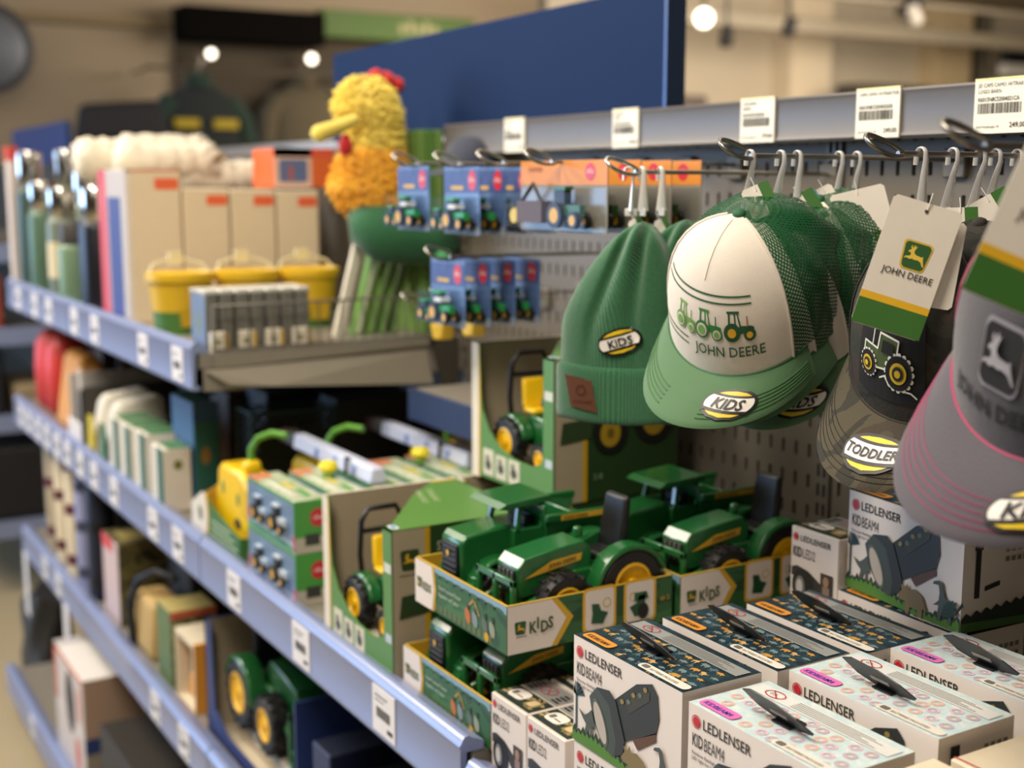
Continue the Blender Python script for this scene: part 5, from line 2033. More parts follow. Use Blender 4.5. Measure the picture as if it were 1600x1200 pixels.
g0 = garden_set('yellow toy watering can in a printed tray at the aisle edge', (.692, 2.072, ZM + .0005), True)
dup(g0, (.83, 2.06, ZM + .0005), 'green handled garden toy set behind the yellow watering can')
dup(g0, (1.07, 2.05, ZM + .0005), 'green handled garden toy set furthest from the aisle')
for (x, y, lb) in ((.80, 1.93, 'yellow flower knob on the model boxes near the aisle'), (.98, 1.95, 'yellow flower knob on the model boxes further back')):
    b = MB()
    b.lathe([(0, -.010), (.013, -.008), (.017, 0), (.013, .008), (0, .010)], mat('#e8d62a', .4), seg=14)
    b.lathe([(.012, -.016), (.006, -.008)], mat('#5f9a34', .4), seg=8)
    o = tag(b.build('flower_toy'), lb, 'toy', 'yellow flower knobs')
    o.location = (x, y, ZM + .1685 + .016)


# ------------------------------------------------------------------ plain helper for packed goods
def pack(name, label, cat, x0, x1, y0, y1, z0, h, base, group=None, front=None, end=None, top=None, art=None, bev=.003):
    t = thing(name, label, cat, (x0, y0, z0), 0, group)
    d, w_ = x1 - x0, y1 - y0
    b = MB()
    kw = {}
    if front:
        kw['front'] = front
    if end:
        kw['end'] = end
    if top:
        kw['top'] = top
    b.box(0, d, 0, w_, 0, h, base, **kw)
    if art:
        art(b, Fr((0, w_, 0), (0, -1, 0), (0, 0, 1)), Fr((0, 0, 0), (1, 0, 0), (0, 0, 1)), Fr((0, w_, h), (0, -1, 0), (1, 0, 0)), d, w_, h)
    b.build('carton', t, bevel=bev, smooth=0)
    return t


# ------------------------------------------------------------------ middle shelf beyond the toys
TEALB = mat('#1d5a4e', .45)
pack('tall_carton', 'tall teal carton with an orange emblem on the middle shelf', 'box', .738, .790, 2.47, 2.62, ZM, .215, TEALB, front=mat('#3f6a96', .45),
     art=lambda b, f, e, t, d, w_, h: (b.ell(e, .024, h * .5, .010, .018, mat('#8f6a2c', .5)), b.rect(e, 0, h * .82, d, h, mat('#244a70', .45))))
for i, (y0, h, lb) in enumerate(((2.47, .128, 'white and green carton with a dark badge, next to the tall teal carton'), (2.60, .135, 'white and green carton, second along from the tall teal carton'), (2.72, .130, 'white and green carton, third along from the tall teal carton'), (2.82, .130, 'white and green carton, fourth along from the tall teal carton'))):
    pack('white_green_carton', lb, 'box', .675, .732 if i == 0 else .76, y0, y0 + .085, ZM, h, mat('#d8d2c2', .5), 'white and green cartons', top=mat('#d8d2c2', .5), end=mat('#dcd4c4', .5),
         art=lambda b, f, e, t, d, w_, h: (b.ell(e, .030, h * .74, .009, .010, mat('#6a702c', .5)), b.rect(t, 0, .012, w_, d, mat('#4d7a52', .5)), b.rect(f, w_ * .5, 0, w_, h, mat('#2f5f4a', .5))))
for i, (y0, lb) in enumerate(((2.93, 'crumpled white paper pack with a green edge beside the white cartons'), (3.05, 'crumpled white paper pack further along'))):
    t = thing('paper_pack', lb, 'pack', (.68, y0, ZM), 0, 'crumpled white packs')
    b = MB()
    b.hexa([(0, 0, 0), (.16, 0, 0), (.16, .11, 0), (0, .11, 0), (.02, .015, .15), (.13, .0, .165), (.14, .10, .155), (.03, .095, .14)], mat('#d6d0c0', .7, bump=.6, bscale=30))
    b.build('wrapper', t, bevel=.02, seg=3)
    b = MB()
    b.hexa([(-.006, .01, .02), (-.001, .01, .02), (-.001, .07, .02), (-.006, .07, .02), (-.006, .02, .10), (-.001, .02, .10), (-.001, .06, .10), (-.006, .06, .10)], mat('#c9b52a', .5) if i else mat('#3a6a4a', .5))
    b.build('side_label', t, bevel=.002)
# open display carton with dark contents
t = thing('display_carton', 'open white display carton holding dark goods on the middle shelf', 'box', (.675, 3.18, ZM))
b = MB()
b.box(0, .006, 0, .012, 0, .20, mat('#d8d2ce', .5))
b.box(0, .30, 0, .006, 0, .15, mat('#3a352e', .6))
b.box(.006, .30, .15, .156, 0, .17, mat('#cfc9bf', .5))
b.box(0, .006, .012, .156, 0, .06, mat('#d8d2ce', .5))
b.box(.006, .30, .006, .15, 0, .004, mat('#3a352e', .6))
b.build('tray', t, bevel=.001)
b = MB()
b.box(.02, .28, .012, .144, .005, .135, mat('#1a1815', .6))
b.build('contents', t, bevel=.01)
# orange printed pouch and red bags
t = thing('orange_pouch', 'orange and grey pouch standing on the far part of the middle shelf', 'pouch', (.69, 3.38, ZM))
b = MB()
b.hexa([(0, 0, 0), (.13, 0, 0), (.13, .20, 0), (0, .20, 0), (.03, .01, .20), (.09, .02, .20), (.09, .17, .205), (.03, .19, .205)], mat('#c98a3c', .55, var=.2, scale=10))
b.build('pouch_body', t, bevel=.02, seg=3)
b = MB()
b.hexa([(-.004, -.004, .01), (.12, -.004, .01), (.12, .0, .01), (-.004, .0, .01), (.03, .008, .15), (.08, .008, .15), (.08, .012, .15), (.03, .012, .15)], mat('#8a8068', .6))
b.build('side_gusset', t)
for (y, lb) in ((3.66, 'bright red bag on the middle shelf beside the orange pouch'), (3.80, 'bright red bag at the far end of the middle shelf')):
    t = thing('red_bag', lb, 'bag', (.70, y, ZM), 0, 'bright red bags')
    b = MB()
    b.lathe([(.045, 0), (.062, .02), (.064, .12), (.058, .19), (.035, .225), (0, .235)], mat('#c8352a', .5, bump=.3, bscale=40), o=(.06, .06, 0), seg=20)
    b.build('bag_body', t, smooth=60)
    b = MB()
    b.tube([(.06, .02, .2), (.06, .03, .25), (.06, .07, .26), (.06, .10, .21)], .006, mat('#5a2430', .6))
    b.build('carry_strap', t, smooth=60)
# dark goods deeper on the shelf under the upper shelf
rg = random.Random(21)
dk = [('black folded garment pile', '#12110f'), ('dark red carton', '#3f1512'), ('brown carton', '#4f3826'), ('black carton', '#171614'), ('dark green carton', '#15261d'), ('pale folded cloth pile', '#a89f8a'), ('navy carton', '#182036'), ('dark brown carton', '#2c1f16')]
for i in range(16):
    y0 = 2.45 + i * .098
    nm, c = dk[(i * 3 + i // 3) % 8]
    h = .12 + rg.random() * .13
    pack('stored_carton' if 'carton' in nm else 'folded_textiles', '%s at the back of the middle shelf, %s from its near end' % (nm, ('first', 'second', 'third', 'fourth', 'fifth', 'sixth', 'seventh', 'eighth', 'ninth', 'tenth', 'eleventh', 'twelfth', 'thirteenth', 'fourteenth', 'fifteenth', 'sixteenth')[i]), 'box' if 'carton' in nm else 'textile', .90 + .02 * (i % 3), 1.18, y0, y0 + .09, ZM, h, mat(c, .6), 'dark goods at the back of the middle shelf', bev=.006)

# dark wire baskets standing between the teal carton and the toys
NETB = net_mat('black_wire_net', '#191713', .016, .40)
for (x0, x1, y0, y1, h, lb) in ((.80, .97, 2.235, 2.46, .225, 'dark wire mesh basket beside the tall teal carton'), (.985, 1.17, 2.075, 2.24, .21, 'dark wire mesh basket below the blue edged back shelf')):
    pass
t = thing('wire_basket', 'dark wire mesh basket between the tall teal carton and the garden toys', 'basket', (.815, 2.345, ZM))
b = MB()
D_, W_, H_ = .17, .085, .205
for f in ([(0, 0, 0), (D_, 0, 0), (D_, 0, H_), (0, 0, H_)], [(0, 0, 0), (0, W_, 0), (0, W_, H_), (0, 0, H_)], [(D_, 0, 0), (D_, W_, 0), (D_, W_, H_), (D_, 0, H_)], [(0, W_, 0), (D_, W_, 0), (D_, W_, H_), (0, W_, H_)]):
    ww = D_ if f[1][1] == f[0][1] else W_
    b.add(f, [(0, 1, 2, 3)], NETB, [(0, 0), (ww, 0), (ww, H_), (0, H_)])
b.build('mesh_walls', t, smooth=0)
b = MB()
for z in (0, H_):
    b.tube([(0, 0, z), (D_, 0, z), (D_, W_, z), (0, W_, z)], .003, mat('#23413a', .5), closed=True)
for (x, y) in ((0, 0), (D_, 0), (D_, W_), (0, W_)):
    b.tube([(x, y, 0), (x, y, H_)], .003, mat('#23413a', .5))
b.build('wire_frame', t)
for (x0, x1, y0, y1, h, c, lb) in ((.83, .975, 2.353, 2.42, .16, '#1d2a1c', 'dark green pack inside the wire mesh basket'), (.99, 1.16, 2.34, 2.43, .22, '#1a1712', 'black carton beside the wire mesh basket under the blue edged shelf'), (1.175, 1.205, 1.90, 2.01, .20, '#221d15', 'dark brown carton under the blue edged shelf')):
    if 'inside' in lb:
        x0, x1 = .83, .97
    pack('stored_carton', lb, 'box', x0, x1, y0, y1, ZM + (.265 if x0 == 1.02 and False else 0), h, mat(c, .6), bev=.004)
# narrow pale rolls standing by the blue edged shelf
for (u, lb) in ((608, 'pale upright roll under the blue edged shelf, left one'), (668, 'pale upright roll under the blue edged shelf, right one')):
    p = at(u, 690, x=1.13)
    b = MB()
    b.lathe([(.012, 0), (.012, .24)], mat('#8f8674', .6), seg=14)
    o = tag(b.build('upright_roll'), lb, 'roll', 'pale upright rolls')
    o.location = (1.19, {608: 2.10, 668: 2.05}[u], ZM)

# ------------------------------------------------------------------ goods on the upper shelf
CARD = mat('#d8c6a8', .6, var=.03)
ORL = mat('#e0643c', .5)
for i, (x0, x1, h, lb) in enumerate(((.695, .812, .325, 'tallest beige carton with an orange label, at the aisle end of the row'), (.816, .918, .285, 'beige carton with an orange label, second from the aisle'), (.922, 1.024, .283, 'beige carton with an orange label, third from the aisle'), (1.028, 1.126, .280, 'beige carton with an orange label under the orange and white box'))):
    pack('beige_carton', lb, 'box', x0, x1, 2.74, 2.98 - .03 * i, ZU, h, CARD, 'beige cartons with orange labels', front=mat('#b8b0aa', .5) if i == 0 else None, top=mat('#d3c6ae', .6),
         art=(lambda b, f, e, t, d, w_, h: (b.rrect(e, d * .52, h - .042, d * .96, h - .018, .005, ORL), b.rect(f, w_ * .0, 0, w_ * .3, h, mat('#c8505a', .5)), b.rect(f, w_ * .35, 0, w_ * .8, h * .82, mat('#3c4a86', .5)), b.rect(e, 0, h - .004, d, h, mat('#d0785a', .5)), b.rect(e, 0, 0, .010, h, mat('#d8cdc0', .5)))) if i == 0 else
         (lambda b, f, e, t, d, w_, h: (b.rrect(e, d * .50, h - .036, d * .96, h - .014, .005, ORL), b.rect(e, d - .003, 0, d, h, mat('#a08f72', .6)))))
pack('picture_box', 'small orange and white box with a blue picture, lying on the beige cartons', 'box', 1.03, 1.175, 2.76, 2.90, ZU + .286, .088, mat('#d9622c', .5), end=mat('#d8652e', .5),
     art=lambda b, f, e, t, d, w_, h: (b.rect(e, 0, 0, d * .62, h, mat('#ddb8a4', .5)), b.rect(e, 0, h * .78, d, h, mat('#d8573a', .5)), b.rrect(e, .012, h * .14, d * .55, h * .72, .006, mat('#5f6c92', .5), 2), b.rect(e, .035, h * .2, .045, h * .55, mat('#b0584a', .5), 3)))
# white fleece rolls lying behind the flasks
FLE = mat('#ddd3bd', .95, bump=1.0, bscale=60)
for i, (x, y, z, r, lb) in enumerate(((.80, 3.04, .345, .045, 'white fleece roll on top, over the tall beige carton'), (.94, 3.05, .31, .042, 'white fleece roll peeping out behind the second beige carton'), (.86, 3.26, .36, .056, 'white fleece roll on top of the pile, in the middle'), (.78, 3.36, .355, .054, 'white fleece roll on top of the pile, beside the steel flask caps'), (.80, 3.24, .245, .056, 'white fleece roll under the top ones'), (.92, 3.36, .25, .056, 'white fleece roll in the lower layer behind'))):
    b = MB()
    prof = [(0, 0), (r * .6, 0), (r * .95, .012)] + [(r * (1 + .05 * math.sin(k * 1.9)), .025 + .0125 * k) for k in range(16)] + [(r * .95, .225), (r * .6, .24), (0, .24)]
    b.lathe(prof, FLE, ax='x' if i != 3 else 'x', seg=20)
    for k in range(len(b.v)):
        b.v[k] = b.v[k] * (1 + RNG.uniform(-.07, .07)) + Vector((RNG.uniform(-.004, .004), 0, 0))
    o = tag(b.build('fleece_roll', smooth=60), lb, 'fleece', 'white fleece rolls')
    o.location = (x - .05, y, ZU + z)
sp = MB()
sp.box(.76, 1.12, 3.0, 3.48, ZU, ZU + .19, mat('#6f675a', .7))
tag(sp.build('carton', bevel=.004), 'grey brown carton carrying the white fleece rolls', 'box')


def flask(label, x, y, r, h, body, cap_m, group, band=None):
    t = thing('vacuum_flask', label, 'flask', (x, y, ZU), 0, group)
    b = MB()
    b.lathe([(0, 0), (r * .96, 0), (r, .008), (r, h * .68), (r * .95, h * .71), (r * .80, h * .735)], mat(body, .4), seg=20)
    b.build('body', t, smooth=40)
    b = MB()
    b.lathe([(r * .80, h * .735), (r * .86, h * .745), (r * .86, h * .97), (r * .78, h), (0, h)], cap_m, seg=20)
    b.build('cap', t, smooth=40)
    if band:
        b = MB()
        b.lathe([(r * 1.01, h * .2), (r * 1.01, h * .52)], mat(band, .5), seg=20)
        b.build('label_band', t)
    return t


GF = 'vacuum flasks on the upper shelf'
for a in (('green flask with a steel cap beside the tall white carton, front one', .715, 3.72, .040, .30, '#4f6a55', CHROME, GF), ('dark green flask with a steel cap, at the far end of the shelf', .72, 3.90, .040, .385, '#31463c', CHROME, GF),
          ('green flask with a steel cap behind the front green one', .81, 3.84, .040, .39, '#6b7a6a', CHROME, GF), ('grey green flask with a pale label band', .705, 3.42, .040, .285, '#6a7462', CHROME, GF, '#cfc29a'), ('pale green flask with a steel cap, middle of the group', .80, 3.55, .042, .33, '#8a957c', CHROME, GF),
          ('blue grey flask with a steel cap behind the labelled one', .79, 3.40, .036, .27, '#5a6484', CHROME, GF), ('small pale green flask standing low in front', .700, 3.285, .038, .20, '#6f8a6c', mat('#3a3630', .5), GF),
          ('navy flask with a steel cap next to the tall beige carton, front one', .700, 3.03, .036, .285, '#14161f', CHROME, GF), ('navy flask with a steel cap next to the tall beige carton, rear one', .715, 3.125, .036, .29, '#1a2036', CHROME, GF)):
    flask(*a)
pack('tall_carton', 'tall narrow white carton with a red top at the far end of the upper shelf', 'box', .672, .70, 3.95, 4.005, ZU, .40, mat('#cdbfb4', .5), top=mat('#c03a2c', .5),
     art=lambda b, f, e, t, d, w_, h: (b.rect(e, 0, h * .9, d, h, mat('#c8452f', .5)), b.rect(f, 0, h * .9, w_, h, mat('#c8452f', .5))))
pack('tall_carton', 'red topped white carton behind the steel flask caps', 'box', .86, 1.16, 3.93, 4.0, ZU, .41, mat('#cdbfb4', .5), end=mat('#b8403a', .5), top=mat('#c03a2c', .5))
for (x, y, lb) in ((.985, 3.30, 'bare steel flask standing behind the fleece rolls, left one'), (1.03, 3.36, 'bare steel flask standing behind the fleece rolls, right one')):
    pass

# yellow and green buckets
for i, (x, lb) in enumerate(((.745, 'yellow and green toy bucket at the aisle end of its row'), (.882, 'yellow and green toy bucket in the middle of its row'), (1.015, 'yellow and green toy bucket behind the wire fence'))):
    t = thing('toy_bucket', lb, 'bucket', (x, 2.54, ZU), 0, 'yellow and green toy buckets')
    Yb = mat('#d9b022', .45)
    b = MB()
    b.lathe([(0, 0), (.052, 0), (.056, .045)], mat('#48742e', .5), seg=24)
    b.lathe([(.056, .045), (.063, .108), (.061, .108), (.055, .05)], Yb, seg=24)
    b.build('pail', t, smooth=40)
    b = MB()
    b.lathe([(.063, .104), (.068, .105), (.068, .120), (.063, .122), (.060, .118)], Yb, seg=24)
    b.build('rim', t, smooth=40)
    b = MB()
    fr = Fr((-.03, -.0595, .02), (1, 0, 0), (0, -.13, 1))
    b.poly(fr, [(.006, .03), (.012, -.004), (.050, -.004), (.056, .03)], mat('#c9a41e', .5))
    b.build('front_label', t, smooth=0)
    b = MB()
    b.tube([(-.063, 0, .115), (-.05, .02, .135), (0, .03, .15), (.05, .02, .135), (.063, 0, .115)], .003, mat('#cfc7a0', .5))
    b.box(-.014, .014, .024, .034, .135, .16, mat('#d8d0aa', .5))
    b.build('carry_handle', t, smooth=60)

# slim grey cases standing in a row with little cartons in front
for i in range(7):
    x = .695 + .029 * i
    t = thing('slim_case', 'slim grey case, %s in the row behind the little white cartons' % ('first', 'second', 'third', 'fourth', 'fifth', 'sixth', 'last')[i], 'case', (x, 2.228, ZU), 0, 'slim grey cases')
    b = MB()
    b.box(0, .024, 0, .085, 0, .100, mat('#6d6c64', .45), front=mat('#6d7f9a', .4) if i == 0 else mat('#77766e', .45))
    if i == 0:
        fr = Fr((0, .085, 0), (0, -1, 0), (0, 0, 1))
        b.ell(fr, .045, .045, .008, .022, mat('#7a8a4a', .5))
    b.build('case_body', t, bevel=.003)
    b = MB()
    b.box(-.001, .025, -.001, .086, .100, .108, mat('#d8d8d0', .25, .3))
    b.build('bright_lid', t, bevel=.002)
for i in range(4):
    x = .700 + .052 * i
    pack('little_carton', 'little white carton with a yellow edge, %s in front of the slim cases' % ('first', 'second', 'third', 'fourth')[i], 'box', x, x + .030, 2.208, 2.226, ZU, .034, mat('#d6cdb8', .5), 'little white cartons',
         art=lambda b, f, e, t, d, w_, h: (b.rect(e, d - .006, 0, d, h, mat('#c9a030', .5)), b.ell(e, .011, h * .5, .006, .006, mat('#8a8464', .5))), bev=.001)

# wire fence closing the end of the upper shelf
t = thing('wire_fence', 'low grey wire fence at the end of the upper shelf', 'fence', (.70, 2.2025, ZU))
WG = mat('#77726a', .4, .5)
b = MB()
b.tube([(0, 0, .003), (0, 0, .082), (.47, 0, .082), (.47, 0, .003)], .0022, WG)
b.tube([(0, 0, .004), (.47, 0, .004)], .0022, WG)
b.build('frame_wire', t, smooth=60)
for i in range(1, 21):
    b = MB()
    b.tube([(.47 * i / 21, 0, .004), (.47 * i / 21, 0, .082)], .0014, WG, seg=6)
    b.build('bar', t, smooth=60)
# sloping end plate under the fence
t = thing('shelf_end_plate', 'sloping grey end plate under the wire fence', 'plate', (.70, 2.199, ZU))
b = MB()
b.prism([(.0, -.003, -.004), (.44, -.003, -.004), (.44, -.003, -.012), (.0, -.003, -.028)], (0, .002, 0), mat('#8f8878', .4, .2))
b.prism([(-.02, -.003, -.030), (.42, -.003, -.022), (.42, -.03, -.085), (.10, -.03, -.064), (.02, -.02, -.056)], (0, .002, 0), mat('#857e6e', .4, .2))
b.prism([(.425, -.003, -.0), (.49, -.003, .0), (.49, -.003, -.10), (.455, -.003, -.10)], (0, .002, 0), mat('#3c382f', .6))
b.build('bent_plate', t, smooth=0)

# green folders leaning by the fence
for i, (c, lb) in enumerate((('#ded6c4', 'narrow white slat leaning nearest the buckets'), ('#5c8a3a', 'bright green folder leaning behind the white one'), ('#5a8838', 'green folder, third in the leaning group'), ('#4f7c34', 'green folder, fourth in the leaning group'), ('#3c5c2a', 'dark green folder nearest the slotted panel'))):
    x = (.975, 1.02, 1.046, 1.072, 1.098)[i]
    t = thing('leaning_folder', lb, 'folder', (x, 2.31, ZU), 0, 'leaning green folders')
    b = MB()
    lean, H = .055, .205
    yd = .035 if i else .012
    tk = .012 if i else .020
    b.hexa([(0, 0, 0), (tk, 0, 0), (tk, yd, 0), (0, yd, 0), (lean, .0, H), (lean + tk, .0, H), (lean + tk, yd, H), (lean, yd, H)], mat(c, .55))
    b.build('cover', t, bevel=.001)
    b = MB()
    b.hexa([(.0025, -.0015, .004), (.0095, -.0015, .004), (.0095, -.0002, .004), (.0025, -.0002, .004), (lean + .0025, -.0015, H - .004), (lean + .0095, -.0015, H - .004), (lean + .0095, -.0002, H - .004), (lean + .0025, -.0002, H - .004)], mat('#cfd0b8', .6) if i < 2 else mat('#7fa45a', .6))
    b.build('page_edge', t)
# green stack and navy cap at the back
for i in range(3):
    pack('green_pad', '%s green pad standing behind the plush chicken' % ('first', 'second', 'third')[i], 'pad', 1.150 + .018 * i, 1.166 + .018 * i, 2.275, 2.46, ZU, .40, mat(('#6f9448', '#5f8a3c', '#7a9a52')[i], .55), 'green pads behind the plush chicken', bev=.002)
t = thing('baseball_cap', 'dark navy cap hanging at the back beside the green pads', 'cap', (1.165, 2.10, 1.672))
b = MB()
b.grid(lambda a, q: Vector((-.045 * math.cos(a) * math.sqrt(max(0, 1 - q * q)) , .075 * math.sin(a) * math.sqrt(max(0, 1 - q * q)), .055 * q - .02)), [2 * math.pi * i / 24 for i in range(25)], [0, .2, .4, .6, .75, .88, .96, 1], mat('#1f2638', .8, kind='fabric'))
b.build('crown', t, smooth=80)
b = MB()
b.prism([(-.02, -.06, -.022), (-.075, -.04, -.035), (-.085, 0, -.038), (-.075, .04, -.035), (-.02, .06, -.022)], (0, 0, -.003), mat('#1a2030', .8, kind='fabric'))
b.build('brim', t, bevel=.001)

# ------------------------------------------------------------------ the plush chicken
YC = 2.33
P_ = lambda u, v, y=YC: at(u, v, y=y)
t = thing('plush_chicken', 'yellow plush chicken with a red comb and green dungarees on the upper shelf', 'plush toy', P_(585, 345))
o0 = t.location.copy()
FY, FO, FR_ = mat('#f2da62', .95, bump=.9, bscale=90, kind='fabric'), mat('#f2b430', .95, bump=.9, bscale=70, kind='fabric'), mat('#c81e1e', .8, kind='fabric')
sp_ = [(592, 350, .030, .05), (585, 325, .068, .06), (578, 295, .080, .066), (580, 262, .071, .062), (585, 232, .056, .054), (583, 200, .055, .054), (573, 172, .064, .06), (570, 145, .052, .05), (570, 128, .030, .03), (570, 122, .006, .006)]
# smooth the spine
pts = []
for k in range(len(sp_) - 1):
    for e in range(5):
        f = e / 5
        pts.append(tuple(sp_[k][j] * (1 - f) + sp_[k + 1][j] * f for j in range(4)))
pts.append(sp_[-1])
b = MB()
rg = random.Random(4)
seg = 40
V, Fc = [], []
for k, (u, v, rx, ry) in enumerate(pts):
    c = P_(u, v) - o0
    for j in range(seg):
        a = 2 * math.pi * j / seg
        f = 1 + rg.uniform(-.06, .085)
        V.append(c + Vector((rx * f * math.cos(a), ry * f * math.sin(a), rg.uniform(-.004, .004))))
for k in range(len(pts) - 1):
    fs = [(k * seg + j, k * seg + (j + 1) % seg, (k + 1) * seg + (j + 1) % seg, (k + 1) * seg + j) for j in range(seg)]
    Fc.append(fs)
n0 = len(b.v)
b.v += V
for k, fs in enumerate(Fc):
    mm = FO if pts[k][1] > 235 else FY
    for f in fs:
        b.f.append(f)
        b.mi.append(b.m(mm))
b.f.append(tuple(range(seg))[::-1])
b.mi.append(b.m(FO))
for k, (u, v, rx, ry) in enumerate(pts[2:-3]):          # fluff: short tufts all over the plush
    c = P_(u, v) - o0
    for j in range(52):
        a = 2 * math.pi * (j + rg.random()) / 52
        nrm = Vector((math.cos(a), math.sin(a) * rx / ry, rg.uniform(-.6, .3))).normalized()
        q = c + Vector((rx * .99 * math.cos(a), ry * .99 * math.sin(a), rg.uniform(-.006, .006)))
        sd = nrm.cross(Vector((0, 0, 1))).normalized() * .0045
        b.add([q + sd, q - sd, q + Vector((0, 0, .006)), q + nrm * rg.uniform(.009, .015)], [(0, 1, 3), (1, 2, 3), (2, 0, 3)], FO if v > 235 else FY)
b.build('body', t, smooth=60)
b = MB()
Yp = YC - .055
bk = [P_(556, 186, Yp) - o0, P_(535, 196, Yp - .01) - o0, P_(512, 203, Yp - .012) - o0, P_(499, 209, Yp - .012) - o0]
b.tube(bk, [.010, .013, .014, .017], mat('#e6cf5a', .8, kind='fabric'), seg=14)
b.lathe([(0, -.017), (.012, -.012), (.017, 0), (.012, .012), (0, .017)], mat('#e6cf5a', .8, kind='fabric'), o=bk[-1], seg=14)
b.build('beak', t, smooth=60)
b = MB()
for (u, v, r) in ((572, 126, .014), (588, 121, .018), (604, 126, .019), (620, 133, .017)):
    c = P_(u, v) - o0
    b.lathe([(0, -r), (r * .7, -r * .7), (r, 0), (r * .7, r * .7), (0, r)], FR_, o=c, seg=14)
b.build('comb', t, smooth=60)
b = MB()
c = P_(540, 226, Yp) - o0
b.lathe([(0, -.022), (.012, -.016), (.014, 0), (.008, .016), (0, .022)], FR_, o=c, seg=14)
b.build('wattle', t, smooth=60)
b = MB()
GD_ = mat('#1f5a34', .9, bump=.4, bscale=120, kind='fabric')
pth = [P_(556, 330, YC - .02) - o0, P_(572, 350, YC - .04) - o0, P_(600, 366, YC - .06) - o0, P_(635, 374, YC - .07) - o0, P_(668, 378, YC - .08) - o0, P_(700, 376, YC - .08) - o0, P_(709, 372, YC - .08) - o0]
b.tube(pth, [.020, .046, .056, .050, .044, .040, .028], GD_, seg=20)
b.build('dungarees', t, smooth=60)
b = MB()
c = P_(690, 400, YC - .11) - o0
b.lathe([(0, -.016), (.018, -.012), (.022, 0), (.014, .012), (0, .016)], mat('#4fa468', .8), o=c, seg=14)
b.lathe([(0, -.010), (.020, -.008), (.022, 0), (.012, .006), (0, .008)], mat('#d4d0c0', .8), o=c + Vector((0, 0, -.018)), seg=14)
b.build('foot', t, smooth=60)

# ------------------------------------------------------------------ lower shelf
CAMO = ramp_mat('camo_carton', [(0, '#23200f'), (.42, '#4a4424'), (.52, '#6b6238'), (.60, '#2a2814')], 16, .6, 0)
pack('camouflage_carton', 'camouflage printed carton with a pale end on the lower shelf', 'box', .70, 1.02, 2.99, 3.14, ZL, .205, CAMO, front=mat('#cdb6b2', .5), art=lambda b, f, e, t, d, w_, h: (b.rect(f, 0, h * .84, w_ * .7, h, mat('#d2454a', .5)), b.rect(t, .03, .02, .12, .12, mat('#b3a05c', .6))))
pack('dark_carton', 'dark carton behind the strapped bag on the lower shelf', 'box', .80, 1.15, 2.74, 2.93, ZL, .20, mat('#1d1a12', .6))
t = thing('strapped_bag', 'beige bag with a black carrying strap on the lower shelf', 'bag', (.70, 2.72, ZL))
b = MB()
b.hexa([(0, 0, 0), (.085, 0, 0), (.085, .17, 0), (0, .17, 0), (.01, .01, .13), (.08, .01, .13), (.08, .16, .13), (.01, .16, .13)], mat('#b8985a', .7))
b.build('bag_body', t, bevel=.015, seg=3)
b = MB()
b.tube([(-.006, .13, .0), (-.008, .135, .10), (.01, .12, .16), (.04, .08, .185), (.07, .03, .175)], .009, BLACK, seg=8)
b.build('strap', t, smooth=60)
pack('camouflage_pack', 'olive camouflage pack with a red top edge on the lower shelf', 'pack', .70, .80, 2.56, 2.66, ZL, .165, ramp_mat('camo_olive', [(0, '#3a4024'), (.45, '#6a7040'), (.55, '#8a8a54'), (.62, '#454a28')], 30, .6, 0), top=mat('#b0a060', .6),
     art=lambda b, f, e, t, d, w_, h: (b.rect(e, 0, h * .9, d, h, mat('#c0583a', .5)), b.rect(f, 0, 0, w_, h, mat('#5f7444', .5))))
t = thing('framed_carton', 'cream framed open carton with orange goods inside on the lower shelf', 'box', (.70, 2.40, ZL))
b = MB()
CRM = mat('#d8ccb0', .5)
b.box(0, .10, .12, .128, 0, .145, CRM)
b.box(0, .10, 0, .008, 0, .145, mat('#d8902a', .5), front=CRM)
b.box(0, .10, .008, .12, .135, .145, CRM)
b.box(.0, .10, .008, .12, 0, .004, CRM)
b.box(.094, .10, .008, .12, .004, .135, mat('#8a8468', .6))
b.build('frame', t, bevel=.001)
b = MB()
b.hexa([(.015, .02, .004), (.085, .02, .004), (.085, .11, .004), (.015, .11, .004), (.02, .03, .07), (.08, .03, .07), (.08, .10, .06), (.02, .10, .06)], mat('#d8902a', .5))
b.build('contents', t, bevel=.012)
pack('orange_toy_carton', 'carton with a red and orange top on the lower shelf below the price rail', 'box', .83, .98, 2.36, 2.54, ZL, .20, mat('#2e2a20', .6), art=lambda b, f, e, t, d, w_, h: (b.rect(t, .02, .02, .10, .10, mat('#d0481f', .5)), b.rect(e, .02, h * .7, .12, h * .95, mat('#c8502a', .5)), b.rect(t, .03, .03, .08, .05, mat('#8fa04a', .5), 2)))
# big open carton with a loader tractor
t = thing('open_toy_carton', 'large open carton with navy edges holding a big green tractor on the lower shelf', 'box', (.70, 1.85, ZL))
b = MB()
NV = mat('#26376a', .45)
D_, W_, H_ = .34, .47, .225
b.box(0, D_, W_ - .006, W_, 0, H_, NV, end=BEI)
b.box(D_ - .006, D_, 0, W_ - .006, 0, H_, BEI)
b.box(0, D_ - .006, 0, W_ - .006, 0, .004, BEIL)
b.box(0, D_ - .006, 0, .006, .004, H_, NV)
b.box(.10, D_ - .006, .006, W_ - .006, H_ - .005, H_, NV)
b.build('carton_walls', t, smooth=0)
b = MB()
b.prism([(.0, 0, 0), (0, W_, 0), (0, W_, H_), (0, W_ - .035, H_), (0, W_ - .045, .06), (0, W_ - .12, .03), (0, 0, .03)], (.003, 0, 0), NV)
b.build('front_panel', t, smooth=0)
big = dup(trc, (.795, 1.955, ZL + .045), 'big green tractor inside the large open carton on the lower shelf', R(90))
big.scale = (1.45, 1.45, 1.45)
b = MB()
b.box(.74, .95, 1.93, 2.28, ZL + .0045, ZL + .044, BEIL)
tag(b.build('toy_plinth', bevel=.003), 'beige cardboard stand under the big green tractor', 'stand')
